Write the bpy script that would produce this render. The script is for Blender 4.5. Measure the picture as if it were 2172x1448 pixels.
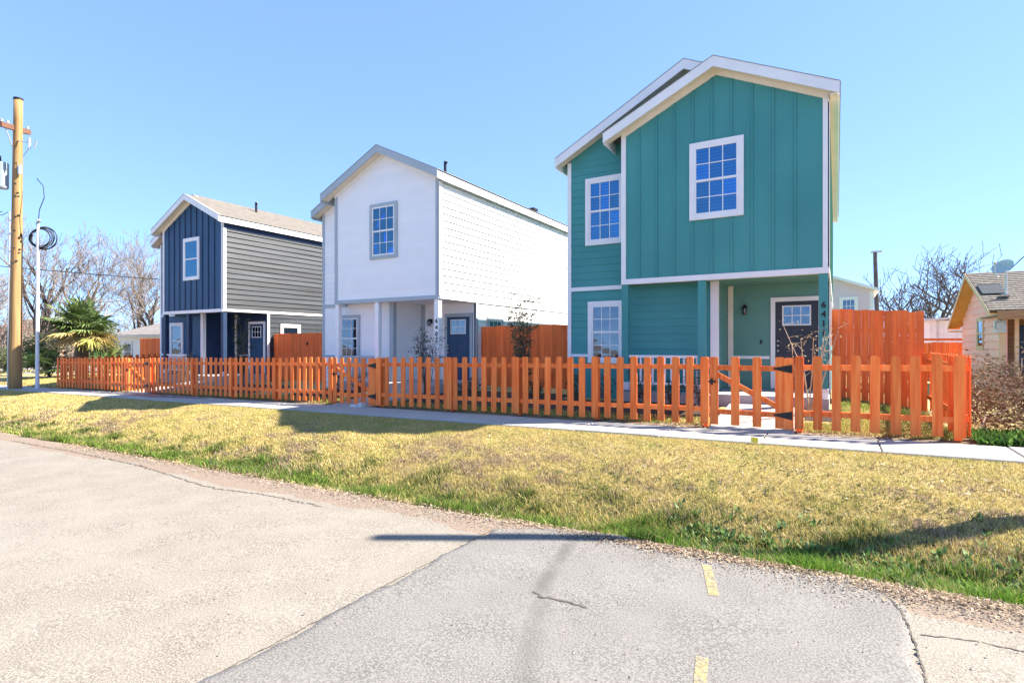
import bpy, math, random
import numpy as np
from mathutils import Vector, Matrix, noise as mnoise

# ------------------------------------------------------------------ camera, sky, sun, exposure
sc = bpy.context.scene
col = sc.collection
for o in list(bpy.data.objects):
    bpy.data.objects.remove(o)
R = math.radians
cam_d = bpy.data.cameras.new('camera')
cam_d.sensor_width = 36.0
cam_d.lens = 19.39
cam_d.shift_y = 0.0028
cam_d.clip_start = 0.05
cam_d.clip_end = 3000
cam = bpy.data.objects.new('camera', cam_d)
col.objects.link(cam)
cam.location = (0, 0, 1.43)
cam.rotation_euler = (R(90), 0, R(30.49))
sc.camera = cam

SUN_AZ, SUN_EL = 33.5, 42.5          # azimuth counter-clockwise from +x
world = bpy.data.worlds.new('World')
sc.world = world
world.use_nodes = True
wn = world.node_tree
wn.nodes.clear()
sky = wn.nodes.new('ShaderNodeTexSky')
sky.sky_type = 'NISHITA'
sky.sun_disc = False
sky.sun_elevation = R(SUN_EL)
sky.sun_rotation = R(90 - SUN_AZ)
sky.altitude = 0
sky.air_density = 0.5
sky.dust_density = 0.0
sky.ozone_density = 6.0
bg = wn.nodes.new('ShaderNodeBackground')
bg.inputs['Strength'].default_value = 0.15
wo = wn.nodes.new('ShaderNodeOutputWorld')
sgam = wn.nodes.new('ShaderNodeGamma')          # even, global softening of the sky's contrast
sgam.inputs[1].default_value = 0.48
stint = wn.nodes.new('ShaderNodeMix')
stint.data_type = 'RGBA'
stint.blend_type = 'MULTIPLY'
stint.inputs[0].default_value = 1.0
stint.inputs[7].default_value = (0.93, 1.19, 1.55, 1)
wn.links.new(sky.outputs[0], sgam.inputs[0])
wn.links.new(sgam.outputs[0], stint.inputs[6])
wn.links.new(stint.outputs[2], bg.inputs[0])
wn.links.new(bg.outputs[0], wo.inputs[0])

sun_d = bpy.data.lights.new('sun', 'SUN')
sun_d.energy = 5.0
sun_d.angle = R(0.5)
sun_d.color = (1.0, 0.91, 0.77)
sun = bpy.data.objects.new('sun', sun_d)
col.objects.link(sun)
sdir = Vector((math.cos(R(SUN_AZ)) * math.cos(R(SUN_EL)), math.sin(R(SUN_AZ)) * math.cos(R(SUN_EL)), math.sin(R(SUN_EL))))
sun.rotation_euler = sdir.to_track_quat('Z', 'Y').to_euler()
sun.location = (10, 10, 30)

sc.view_settings.view_transform = 'Standard'
sc.view_settings.look = 'None'
sc.view_settings.exposure = 1.82
sc.view_settings.gamma = 1.0
sc.view_settings.use_curve_mapping = False
sc.cycles.max_bounces = 8
sc.cycles.transparent_max_bounces = 12

rng = random.Random(7)
nrng = np.random.default_rng(11)

# ------------------------------------------------------------------ materials
MATS = {}


def mat(name, a, b=None, scale=(4, 4, 4), detail=4, rough=0.7, bump=0.0, bscale=60, spec=0.3, jitter=0.0, metal=0.0,
        obj_random=0.0, lo=0.35, hi=0.65, bdist=0.01, extra=None):
    """procedural: two base colours mixed by a world-space noise, per-object value shift, fine relief"""
    m = bpy.data.materials.new(name)
    m.use_nodes = True
    nt = m.node_tree
    N, L = nt.nodes, nt.links
    p = N['Principled BSDF']
    p.inputs['Roughness'].default_value = rough
    p.inputs['Metallic'].default_value = metal
    p.inputs['Specular IOR Level'].default_value = spec
    geo = N.new('ShaderNodeNewGeometry')
    mp = N.new('ShaderNodeMapping')
    mp.inputs['Scale'].default_value = scale
    L.new(geo.outputs['Position'], mp.inputs[0])
    nz = N.new('ShaderNodeTexNoise')
    nz.inputs['Scale'].default_value = 1.0
    nz.inputs['Detail'].default_value = detail
    L.new(mp.outputs[0], nz.inputs['Vector'])
    rmp = N.new('ShaderNodeMapRange')
    rmp.inputs[1].default_value = lo
    rmp.inputs[2].default_value = hi
    L.new(nz.outputs[0], rmp.inputs[0])
    mx = N.new('ShaderNodeMix')
    mx.data_type = 'RGBA'
    mx.inputs[6].default_value = (*a, 1)
    mx.inputs[7].default_value = (*(b or a), 1)
    L.new(rmp.outputs[0], mx.inputs[0])
    out = mx.outputs[2]
    if obj_random:
        oi = N.new('ShaderNodeObjectInfo')
        mr = N.new('ShaderNodeMapRange')
        mr.inputs[3].default_value = 1 - obj_random
        mr.inputs[4].default_value = 1 + obj_random
        L.new(oi.outputs['Random'], mr.inputs[0])
        hs = N.new('ShaderNodeHueSaturation')
        L.new(mr.outputs[0], hs.inputs['Value'])
        L.new(out, hs.inputs['Color'])
        out = hs.outputs[0]
    L.new(out, p.inputs['Base Color'])
    if bump:
        n2 = N.new('ShaderNodeTexNoise')
        n2.inputs['Scale'].default_value = 1.0
        n2.inputs['Detail'].default_value = 4
        mp2 = N.new('ShaderNodeMapping')
        k = bscale
        mp2.inputs['Scale'].default_value = (k, k, k) if not isinstance(k, tuple) else k
        L.new(geo.outputs['Position'], mp2.inputs[0])
        L.new(mp2.outputs[0], n2.inputs['Vector'])
        bp = N.new('ShaderNodeBump')
        bp.inputs['Strength'].default_value = bump
        bp.inputs['Distance'].default_value = bdist
        L.new(n2.outputs[0], bp.inputs['Height'])
        L.new(bp.outputs[0], p.inputs['Normal'])
    MATS[name] = m
    return m


def speckle(name, a, b, c, big=(0.5, 0.5, 0.5), fine=90, rough=0.9, bump=0.35, frac=(0.42, 0.58)):
    """aggregate surface: broad tone a/b plus fine stones towards c"""
    m = mat(name, a, b, scale=big, detail=6, rough=rough, bump=bump, bscale=fine, bdist=0.006)
    nt = m.node_tree
    N, L = nt.nodes, nt.links
    p = N['Principled BSDF']
    src = p.inputs['Base Color'].links[0].from_socket
    geo = N.new('ShaderNodeNewGeometry')
    mp = N.new('ShaderNodeMapping')
    mp.inputs['Scale'].default_value = (fine, fine, fine)
    L.new(geo.outputs['Position'], mp.inputs[0])
    nz = N.new('ShaderNodeTexNoise')
    nz.inputs['Scale'].default_value = 1
    nz.inputs['Detail'].default_value = 3
    L.new(mp.outputs[0], nz.inputs['Vector'])
    # second, patchy octave decides where stones show
    n3 = N.new('ShaderNodeTexNoise')
    n3.inputs['Scale'].default_value = 2.2
    n3.inputs['Detail'].default_value = 5
    L.new(geo.outputs['Position'], n3.inputs['Vector'])
    r = N.new('ShaderNodeMapRange')
    r.inputs[1].default_value = frac[0]
    r.inputs[2].default_value = frac[1]
    L.new(nz.outputs[0], r.inputs[0])
    r3 = N.new('ShaderNodeMapRange')
    r3.inputs[1].default_value = 0.35
    r3.inputs[2].default_value = 0.65
    r3.inputs[3].default_value = 0.62
    r3.inputs[4].default_value = 1.0
    L.new(n3.outputs[0], r3.inputs[0])
    mu = N.new('ShaderNodeMath')
    mu.operation = 'MULTIPLY'
    L.new(r.outputs[0], mu.inputs[0])
    L.new(r3.outputs[0], mu.inputs[1])
    mx = N.new('ShaderNodeMix')
    mx.data_type = 'RGBA'
    L.new(mu.outputs[0], mx.inputs[0])
    L.new(src, mx.inputs[6])
    mx.inputs[7].default_value = (*c, 1)
    L.new(mx.outputs[2], p.inputs['Base Color'])
    return m


def glass_mat(name, tint, strength=0.55, rough=0.03, tintg=(0.75, 0.85, 1)):
    m = bpy.data.materials.new(name)
    m.use_nodes = True
    nt = m.node_tree
    N, L = nt.nodes, nt.links
    N.clear()
    out = N.new('ShaderNodeOutputMaterial')
    tr = N.new('ShaderNodeBsdfTransparent')
    tr.inputs[0].default_value = (*tint, 1)
    oi = N.new('ShaderNodeObjectInfo')
    vr = N.new('ShaderNodeMapRange')
    vr.inputs[3].default_value = 0.65
    vr.inputs[4].default_value = 1.2
    L.new(oi.outputs['Random'], vr.inputs[0])
    hs = N.new('ShaderNodeHueSaturation')
    hs.inputs['Color'].default_value = (*tint, 1)
    L.new(vr.outputs[0], hs.inputs['Value'])
    L.new(hs.outputs[0], tr.inputs[0])
    gl = N.new('ShaderNodeBsdfGlossy')
    gl.inputs['Roughness'].default_value = rough
    gl.inputs['Color'].default_value = (*tintg, 1)
    geo = N.new('ShaderNodeNewGeometry')
    nz = N.new('ShaderNodeTexNoise')
    nz.inputs['Scale'].default_value = 1.3
    L.new(geo.outputs['Position'], nz.inputs['Vector'])
    bp = N.new('ShaderNodeBump')
    bp.inputs['Strength'].default_value = 0.5
    bp.inputs['Distance'].default_value = 0.03
    L.new(nz.outputs[0], bp.inputs['Height'])
    L.new(bp.outputs[0], gl.inputs['Normal'])
    fr = N.new('ShaderNodeFresnel')
    fr.inputs[0].default_value = 1.5
    mr = N.new('ShaderNodeMapRange')
    mr.inputs[3].default_value = strength * 0.45
    mr.inputs[4].default_value = 1.0
    L.new(fr.outputs[0], mr.inputs[0])
    mx = N.new('ShaderNodeMixShader')
    L.new(mr.outputs[0], mx.inputs[0])
    L.new(tr.outputs[0], mx.inputs[1])
    L.new(gl.outputs[0], mx.inputs[2])
    L.new(mx.outputs[0], out.inputs[0])
    MATS[name] = m
    return m


def attr_mat(name, attr='col', rough=0.75, trans=0.0, spec=0.2):
    """leaf / blade material: the plant's own colour comes from a per-leaf attribute"""
    m = bpy.data.materials.new(name)
    m.use_nodes = True
    nt = m.node_tree
    N, L = nt.nodes, nt.links
    p = N['Principled BSDF']
    p.inputs['Roughness'].default_value = rough
    p.inputs['Specular IOR Level'].default_value = spec
    at = N.new('ShaderNodeAttribute')
    at.attribute_name = attr
    L.new(at.outputs['Color'], p.inputs['Base Color'])
    if trans:
        out = [n for n in N if n.type == 'OUTPUT_MATERIAL'][0]
        tl = N.new('ShaderNodeBsdfTranslucent')
        L.new(at.outputs['Color'], tl.inputs[0])
        mx = N.new('ShaderNodeMixShader')
        mx.inputs[0].default_value = trans
        L.new(p.outputs[0], mx.inputs[1])
        L.new(tl.outputs[0], mx.inputs[2])
        L.new(mx.outputs[0], out.inputs[0])
    MATS[name] = m
    return m


WOOD = mat('stained_cedar', (0.86, 0.135, 0.022), (0.98, 0.265, 0.062), scale=(20, 20, 1.2), rough=0.65, bump=0.3, bscale=(70, 70, 5), obj_random=0.2, bdist=0.004)
WOOD2 = mat('stained_privacy_cedar', (0.78, 0.125, 0.026), (0.90, 0.20, 0.048), scale=(17, 17, 1.1), rough=0.65, bump=0.3, bscale=(60, 60, 4), obj_random=0.16, bdist=0.004)
WHITE = mat('white_paint', (0.82, 0.82, 0.82), (0.76, 0.76, 0.77), scale=(2, 2, 2), rough=0.5, bump=0.08, bscale=40)
CREAM = mat('cream_soffit', (0.80, 0.76, 0.66), (0.76, 0.71, 0.60), scale=(2, 2, 2), rough=0.6)
TEAL = mat('teal_paint', (0.050, 0.245, 0.245), (0.064, 0.288, 0.285), scale=(0.7, 0.7, 0.5), rough=0.55, bump=0.12, bscale=(12, 12, 120), obj_random=0.035)
TEAL_BOUNCE = mat('bounce_lit_teal_paint', (0.105, 0.265, 0.225), (0.12, 0.285, 0.245), scale=(1.5, 1.5, 1.5), rough=0.55, bump=0.1, bscale=(12, 12, 120), obj_random=0.03)  # teal paint for the porch with its warm bounce light mixed into the colour
HWHITE = mat('bright_white_siding', (0.86, 0.86, 0.865), (0.83, 0.83, 0.84), scale=(1.5, 1.5, 3), rough=0.55, bump=0.12, bscale=(12, 12, 90), obj_random=0.02)
HGREY = mat('pale_blue_grey_trim', (0.40, 0.46, 0.50), (0.37, 0.43, 0.47), scale=(2, 2, 2), rough=0.55)
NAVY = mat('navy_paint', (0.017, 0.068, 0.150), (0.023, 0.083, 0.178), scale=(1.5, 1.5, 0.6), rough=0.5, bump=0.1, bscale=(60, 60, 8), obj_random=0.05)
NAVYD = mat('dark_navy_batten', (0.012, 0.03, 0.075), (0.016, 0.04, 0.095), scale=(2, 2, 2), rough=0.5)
SLATE = mat('slate_grey_siding', (0.006, 0.010, 0.016), (0.066, 0.077, 0.094), scale=(0.45, 0.45, 42), rough=0.5, bump=0.25, bscale=(8, 8, 140), obj_random=0.3, lo=0.32, hi=0.72)
SHINGLE = mat('tan_asphalt_shingle', (0.118, 0.104, 0.090), (0.19, 0.170, 0.150), scale=(9, 3.5, 9), rough=0.9, bump=0.5, bscale=35, lo=0.3, hi=0.7)
SHINGLED = mat('dark_shingle_edge', (0.20, 0.20, 0.21), (0.26, 0.26, 0.27), rough=0.9)
OLDSHING = mat('weathered_grey_shingle', (0.10, 0.085, 0.073), (0.24, 0.21, 0.19), scale=(14, 3, 14), rough=0.9, bump=0.4, bscale=50, obj_random=0.2, lo=0.3, hi=0.7)
DOORM = mat('charcoal_door_paint', (0.030, 0.036, 0.050), (0.036, 0.043, 0.060), rough=0.45)
DOORB = mat('deep_blue_door_paint', (0.020, 0.060, 0.125), (0.026, 0.075, 0.15), rough=0.45)
BLACK = mat('black_metal', (0.012, 0.012, 0.013), (0.02, 0.02, 0.02), rough=0.45)
NICKEL = mat('brushed_nickel', (0.62, 0.60, 0.55), (0.55, 0.53, 0.5), rough=0.3, metal=1.0)
BLIND = mat('white_blind', (0.62, 0.66, 0.72), (0.56, 0.6, 0.66), rough=0.6)
ROOM_SHADE = mat('painted_room_shade', (0.02, 0.025, 0.035), (0.03, 0.035, 0.045), rough=0.9)  # near-black colour stands in for the shade of the rooms
GLASS = glass_mat('window_glass', (0.22, 0.58, 0.86), 0.38, tintg=(0.32, 0.70, 0.97))  # blue of the reflected sky is put into the glass tint
GLASSC = glass_mat('clear_glass', (0.34, 0.39, 0.44), 0.3, tintg=(0.6, 0.75, 0.95))
CONC = speckle('sidewalk_concrete', (0.38, 0.365, 0.345), (0.45, 0.435, 0.415), (0.30, 0.285, 0.265), big=(1.1, 1.1, 1.1), fine=55, bump=0.2)
SLABC = speckle('porch_concrete', (0.40, 0.40, 0.40), (0.47, 0.47, 0.46), (0.33, 0.33, 0.32), big=(1.4, 1.4, 1.4), fine=60, bump=0.2)
ROADM = speckle('old_pale_asphalt', (0.272, 0.245, 0.210), (0.286, 0.261, 0.228), (0.135, 0.118, 0.098), big=(0.35, 0.8, 0.5), fine=85, bump=0.5)
PATCHM = speckle('grey_asphalt_patch', (0.205, 0.195, 0.186), (0.222, 0.212, 0.203), (0.11, 0.104, 0.098), big=(0.6, 0.9, 0.5), fine=75, bump=0.5)


def stain_band(m, segs, colour):
    """old tyre mark: a soft-edged dirty band with its own path on the asphalt"""
    nt = m.node_tree
    N, L = nt.nodes, nt.links
    p = N['Principled BSDF']
    prev = p.inputs['Base Color'].links[0].from_socket
    geo = N.new('ShaderNodeNewGeometry')
    nz = N.new('ShaderNodeTexNoise')
    nz.inputs['Scale'].default_value = 5
    nz.inputs['Detail'].default_value = 5
    L.new(geo.outputs['Position'], nz.inputs['Vector'])
    for (x0, y0, x1, y1, w, k) in segs:
        Ln = math.hypot(x1 - x0, y1 - y0)
        ang = math.atan2(y1 - y0, x1 - x0)
        mp = N.new('ShaderNodeMapping')
        mp.vector_type = 'TEXTURE'
        mp.inputs['Location'].default_value = ((x0 + x1) / 2, (y0 + y1) / 2, 0)
        mp.inputs['Rotation'].default_value = (0, 0, ang)
        mp.inputs['Scale'].default_value = (Ln / 2, w, 1)
        L.new(geo.outputs['Position'], mp.inputs[0])
        sp = N.new('ShaderNodeSeparateXYZ')
        L.new(mp.outputs[0], sp.inputs[0])
        fs = []
        for ax, lo, hi in ((0, .75, 1.1), (1, .25, 1.0)):
            ab = N.new('ShaderNodeMath')
            ab.operation = 'ABSOLUTE'
            L.new(sp.outputs[ax], ab.inputs[0])
            r = N.new('ShaderNodeMapRange')
            r.inputs[1].default_value = lo
            r.inputs[2].default_value = hi
            r.inputs[3].default_value = 1
            r.inputs[4].default_value = 0
            L.new(ab.outputs[0], r.inputs[0])
            fs.append(r.outputs[0])
        mu = N.new('ShaderNodeMath')
        mu.operation = 'MULTIPLY'
        L.new(fs[0], mu.inputs[0])
        L.new(fs[1], mu.inputs[1])
        r = N.new('ShaderNodeMapRange')
        r.inputs[1].default_value = .3
        r.inputs[2].default_value = .6
        r.inputs[3].default_value = k * .35
        r.inputs[4].default_value = k
        L.new(nz.outputs[0], r.inputs[0])
        m2 = N.new('ShaderNodeMath')
        m2.operation = 'MULTIPLY'
        L.new(mu.outputs[0], m2.inputs[0])
        L.new(r.outputs[0], m2.inputs[1])
        mx = N.new('ShaderNodeMix')
        mx.data_type = 'RGBA'
        L.new(m2.outputs[0], mx.inputs[0])
        L.new(prev, mx.inputs[6])
        mx.inputs[7].default_value = (*colour, 1)
        prev = mx.outputs[2]
    L.new(prev, p.inputs['Base Color'])


stain_band(PATCHM, [(-2.30, 5.25, -1.98, 3.75, .09, .75), (-2.02, 3.95, -1.45, 2.55, .10, .5)], (0.095, 0.09, 0.088))
CRACK = mat('crack_tar', (0.07, 0.062, 0.055), (0.13, 0.115, 0.10), scale=(9, 9, 9), rough=0.95)
YELLOW = mat('worn_yellow_paint', (0.37, 0.305, 0.15), (0.27, 0.24, 0.17), scale=(14, 14, 14), rough=0.8, lo=0.45, hi=0.6)


def wear(m, scale, lo, hi):
    nt = m.node_tree
    N, L = nt.nodes, nt.links
    out = [n for n in N if n.type == 'OUTPUT_MATERIAL'][0]
    geo = N.new('ShaderNodeNewGeometry')
    nz = N.new('ShaderNodeTexNoise')
    nz.inputs['Scale'].default_value = scale
    nz.inputs['Detail'].default_value = 7
    nz.inputs['Roughness'].default_value = 0.75
    L.new(geo.outputs['Position'], nz.inputs['Vector'])
    r = N.new('ShaderNodeMapRange')
    r.inputs[1].default_value = lo
    r.inputs[2].default_value = hi
    L.new(nz.outputs[0], r.inputs[0])
    tr = N.new('ShaderNodeBsdfTransparent')
    mx = N.new('ShaderNodeMixShader')
    L.new(r.outputs[0], mx.inputs[0])
    L.new(tr.outputs[0], mx.inputs[1])
    L.new(N['Principled BSDF'].outputs[0], mx.inputs[2])
    L.new(mx.outputs[0], out.inputs[0])


wear(YELLOW, 40, 0.28, 0.58)
STAIN = mat('tyre_stain', (0.172, 0.160, 0.151), (0.20, 0.186, 0.176), scale=(2, 2, 2), rough=0.95)
GRAVELM = mat('gravel_stone', (0.16, 0.135, 0.115), (0.30, 0.26, 0.22), scale=(30, 30, 30), rough=0.95)
POLEW = mat('weathered_pole_wood', (0.25, 0.145, 0.062), (0.42, 0.26, 0.115), scale=(14, 14, 0.35), rough=0.85, bump=0.5, bscale=(60, 60, 3))
GALV = mat('galvanised_steel', (0.50, 0.53, 0.56), (0.42, 0.45, 0.48), rough=0.45, metal=0.35)
TRANSF = mat('grey_transformer_paint', (0.30, 0.36, 0.42), (0.26, 0.32, 0.38), rough=0.45)
CROSSW = mat('red_brown_crossarm', (0.12, 0.058, 0.038), (0.18, 0.09, 0.06), scale=(3, 20, 20), rough=0.85)
BARK = mat('grey_bark', (0.065, 0.05, 0.042), (0.125, 0.10, 0.085), scale=(5, 5, 1.5), rough=0.95, bump=0.6, bscale=(18, 18, 5), bdist=0.03)
TWIG = mat('pale_twig', (0.170, 0.142, 0.125), (0.255, 0.222, 0.20), scale=(1, 1, 1), rough=0.95)
DTWIG = mat('dark_twig', (0.10, 0.09, 0.092), (0.15, 0.135, 0.135), scale=(1, 1, 1), rough=0.95)
SHRUBW = mat('shrub_stem', (0.12, 0.085, 0.06), (0.19, 0.145, 0.105), scale=(20, 20, 4), rough=0.9)
PEACH = mat('peach_siding_paint', (0.97, 0.43, 0.40), (0.98, 0.49, 0.46), scale=(2, 2, 5), rough=0.7, bump=0.25, bscale=(10, 10, 60), obj_random=0.07)
SHEATH = mat('orange_soffit_wood', (0.62, 0.285, 0.075), (0.70, 0.35, 0.11), scale=(6, 2, 6), rough=0.75)
BROWNW = mat('brown_weathered_wood', (0.24, 0.13, 0.075), (0.36, 0.21, 0.125), scale=(3, 18, 18), rough=0.85, bump=0.3, bscale=40)
TANW = mat('tan_painted_wood', (0.72, 0.47, 0.33), (0.64, 0.41, 0.28), rough=0.7)
DBLUE = mat('dark_blue_panel', (0.022, 0.045, 0.11), (0.03, 0.06, 0.14), rough=0.4)
LGREY = mat('light_grey_siding', (0.68, 0.55, 0.60), (0.72, 0.59, 0.64), scale=(2, 2, 2), rough=0.6)
GROOF = mat('grey_brown_roof', (0.21, 0.185, 0.175), (0.28, 0.25, 0.235), scale=(3, 3, 3), rough=0.9, bump=0.3, bscale=25)
METALW = mat('white_metal_sheet', (0.68, 0.70, 0.75), (0.63, 0.65, 0.70), rough=0.45)
MULCH = mat('dark_mulch', (0.035, 0.024, 0.018), (0.085, 0.058, 0.042), scale=(25, 25, 25), rough=0.95, bump=1.0, bscale=60, bdist=0.02)
PAPER = mat('pale_paver', (0.62, 0.62, 0.62), (0.55, 0.55, 0.56), rough=0.8)
PLASTIC = mat('black_plastic', (0.015, 0.015, 0.017), (0.03, 0.03, 0.035), rough=0.35)
CABLE = mat('black_cable', (0.015, 0.016, 0.02), (0.03, 0.03, 0.035), rough=0.5)
ROOF_HOLE = mat('painted_hole_shade', (0.018, 0.025, 0.035), (0.03, 0.04, 0.055), rough=0.6)  # shade inside the roof hole, given as a colour
TEALSPILL = mat('teal_paint_spill', (0.012, 0.085, 0.10), (0.10, 0.24, 0.26), scale=(3.5, 6, 6), rough=0.35, lo=0.4, hi=0.6)
SIGNALY = mat('yellow_marker', (0.75, 0.62, 0.06), (0.62, 0.55, 0.08), rough=0.6)
BLADES = attr_mat('grass_blade', trans=0.3)
LEAVES = attr_mat('leaf', trans=0.25)
LITTER = attr_mat('leaf_litter', trans=0.0)

# ------------------------------------------------------------------ mesh helpers


class MB:
    def __init__(s):
        s.v, s.f = [], []

    def box(s, x0, x1, y0, y1, z0, z1):
        i = len(s.v)
        s.v += [(x0, y0, z0), (x1, y0, z0), (x1, y1, z0), (x0, y1, z0), (x0, y0, z1), (x1, y0, z1), (x1, y1, z1), (x0, y1, z1)]
        s.f += [(i, i + 3, i + 2, i + 1), (i + 4, i + 5, i + 6, i + 7), (i, i + 1, i + 5, i + 4), (i + 1, i + 2, i + 6, i + 5), (i + 2, i + 3, i + 7, i + 6), (i + 3, i, i + 4, i + 7)]
        return s

    def hexa(s, pts):
        i = len(s.v)
        s.v += [tuple(p) for p in pts]
        s.f += [(i, i + 3, i + 2, i + 1), (i + 4, i + 5, i + 6, i + 7), (i, i + 1, i + 5, i + 4), (i + 1, i + 2, i + 6, i + 5), (i + 2, i + 3, i + 7, i + 6), (i + 3, i, i + 4, i + 7)]
        return s

    def prism(s, poly, off):
        """polygon (3-D points) extruded by vector off"""
        i, n = len(s.v), len(poly)
        o = Vector(off)
        s.v += [tuple(p) for p in poly] + [tuple(Vector(p) + o) for p in poly]
        s.f += [tuple(range(i, i + n))[::-1], tuple(range(i + n, i + 2 * n))]
        for k in range(n):
            a, b = i + k, i + (k + 1) % n
            s.f.append((a, b, b + n, a + n))
        return s

    def tube(s, pts, rad, n=6, cap=True):
        pts = [Vector(p) for p in pts]
        if not isinstance(rad, (list, tuple)):
            rad = [rad] * len(pts)
        i0 = len(s.v)
        for k, p in enumerate(pts):
            d = (pts[min(k + 1, len(pts) - 1)] - pts[max(k - 1, 0)])
            if d.length < 1e-9:
                d = Vector((0, 0, 1))
            d.normalize()
            a = d.cross(Vector((0, 0, 1)) if abs(d.z) < 0.9 else Vector((1, 0, 0))).normalized()
            b = d.cross(a)
            for j in range(n):
                t = 2 * math.pi * j / n
                q = p + (a * math.cos(t) + b * math.sin(t)) * rad[k]
                s.v.append(tuple(q))
        for k in range(len(pts) - 1):
            for j in range(n):
                a = i0 + k * n + j
                b = i0 + k * n + (j + 1) % n
                s.f.append((a, b, b + n, a + n))
        if cap:
            s.f.append(tuple(range(i0, i0 + n))[::-1])
            e = i0 + (len(pts) - 1) * n
            s.f.append(tuple(range(e, e + n)))
        return s

    def ball(s, c, r, n=8, m=6):
        i0 = len(s.v)
        rx, ry, rz = r if isinstance(r, tuple) else (r, r, r)
        for k in range(m + 1):
            ph = math.pi * k / m
            for j in range(n):
                t = 2 * math.pi * j / n
                s.v.append((c[0] + rx * math.sin(ph) * math.cos(t), c[1] + ry * math.sin(ph) * math.sin(t), c[2] + rz * math.cos(ph)))
        for k in range(m):
            for j in range(n):
                a = i0 + k * n + j
                b = i0 + k * n + (j + 1) % n
                s.f.append((a, a + n, b + n, b))
        return s

    def mesh(s, name, m, smooth=False):
        me = bpy.data.meshes.new(name)
        me.from_pydata(s.v, [], s.f)
        me.materials.append(m)
        if smooth:
            me.polygons.foreach_set('use_smooth', [True] * len(me.polygons))
        me.update()
        return me

    def build(s, name, m, parent=None, smooth=False, loc=None):
        return link(name, s.mesh(name, m, smooth), parent, loc)


def link(name, me, parent=None, loc=None):
    o = bpy.data.objects.new(name, me)
    col.objects.link(o)
    if parent is not None:
        o.parent = parent
    if loc is not None:
        o.location = loc
    return o


def tag(o, label=None, cat=None, group=None, kind=None):
    if label:
        o['label'] = label
    if cat:
        o['category'] = cat
    if group:
        o['group'] = group
    if kind:
        o['kind'] = kind
    return o


def thing(name, label, cat, loc=(0, 0, 0), rz=0.0, group=None):
    o = bpy.data.objects.new(name, None)
    o.empty_display_size = 0.2
    col.objects.link(o)
    o.location = loc
    o.rotation_euler = (0, 0, rz)
    return tag(o, label, cat, group)


def fast_mesh(name, V, F, m, cols=None, smooth=False):
    """V (n,3) floats, F (k,3|4) ints, cols per-face rgb"""
    me = bpy.data.meshes.new(name)
    V = np.asarray(V, np.float32)
    F = np.asarray(F, np.int32)
    k, n = F.shape
    me.vertices.add(len(V))
    me.vertices.foreach_set('co', V.ravel())
    me.loops.add(k * n)
    me.loops.foreach_set('vertex_index', F.ravel())
    me.polygons.add(k)
    me.polygons.foreach_set('loop_start', np.arange(0, k * n, n, dtype=np.int32))
    me.polygons.foreach_set('loop_total', np.full(k, n, np.int32))
    if smooth:
        me.polygons.foreach_set('use_smooth', np.ones(k, bool))
    me.materials.append(m)
    if cols is not None:
        at = me.attributes.new('col', 'FLOAT_COLOR', 'FACE')
        c4 = np.ones((k, 4), np.float32)
        c4[:, :3] = cols
        at.data.foreach_set('color', c4.ravel())
    me.update()
    me.validate()
    return me


# ------------------------------------------------------------------ terrain
YP = np.array([-80, -6, 0, 4.9, 5.3, 5.62, 6.05, 6.7, 7.5, 8.4, 8.9, 8.99, 10.14, 10.22, 10.6, 12.0, 14.0, 400])
ZP = np.array([-.46, -.44, -.42, -.455, -.48, -.66, -.68, -.46, -.245, -.075, -.03, -.075, -.075, -.03, 0.0, .15, .19, .19])


def ground_z(x, y, bumps=True):
    x = np.asarray(x, float)
    y = np.asarray(y, float)
    t = 0.0135 * (np.clip(x, -45, 6) - 1.6)
    z = np.interp(y, YP, ZP)
    # the ditch gets shallower towards the left
    sh = np.clip((-x - 6) / 10, 0, 1) * 0.45
    dit = np.clip(-.47 - z, 0, 1)
    z = z + dit * sh
    # side lot beyond the last fence is level with the pavement
    k = np.clip((x - 0.2) / 1.5, 0, 1) * np.clip((y - 10.4) / 1.0, 0, 1)
    z = z * (1 - k) + (-0.04) * k
    if bumps:
        w = np.clip((y - 5.3) / .4, 0, 1) * np.clip((8.8 - y) / .3, 0, 1)
        z = z + w * (0.018 * np.sin(x * 2.1 + 1.3 * np.sin(y * 1.7)) + 0.014 * np.sin(x * 5.3 + y * 3.1) * np.cos(y * 4.2 - x))
    return z + t


def gz(x, y):
    return float(ground_z(x, y))


def grid_mesh(name, xs, ys, zf, m, keep=None):
    X, Y = np.meshgrid(xs, ys)
    Z = zf(X, Y)
    V = np.stack([X, Y, Z], -1).reshape(-1, 3)
    nx, ny = len(xs), len(ys)
    i = np.arange(nx * ny).reshape(ny, nx)
    F = np.stack([i[:-1, :-1], i[:-1, 1:], i[1:, 1:], i[1:, :-1]], -1).reshape(-1, 4)
    return fast_mesh(name, V, F, m, smooth=True)


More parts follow.
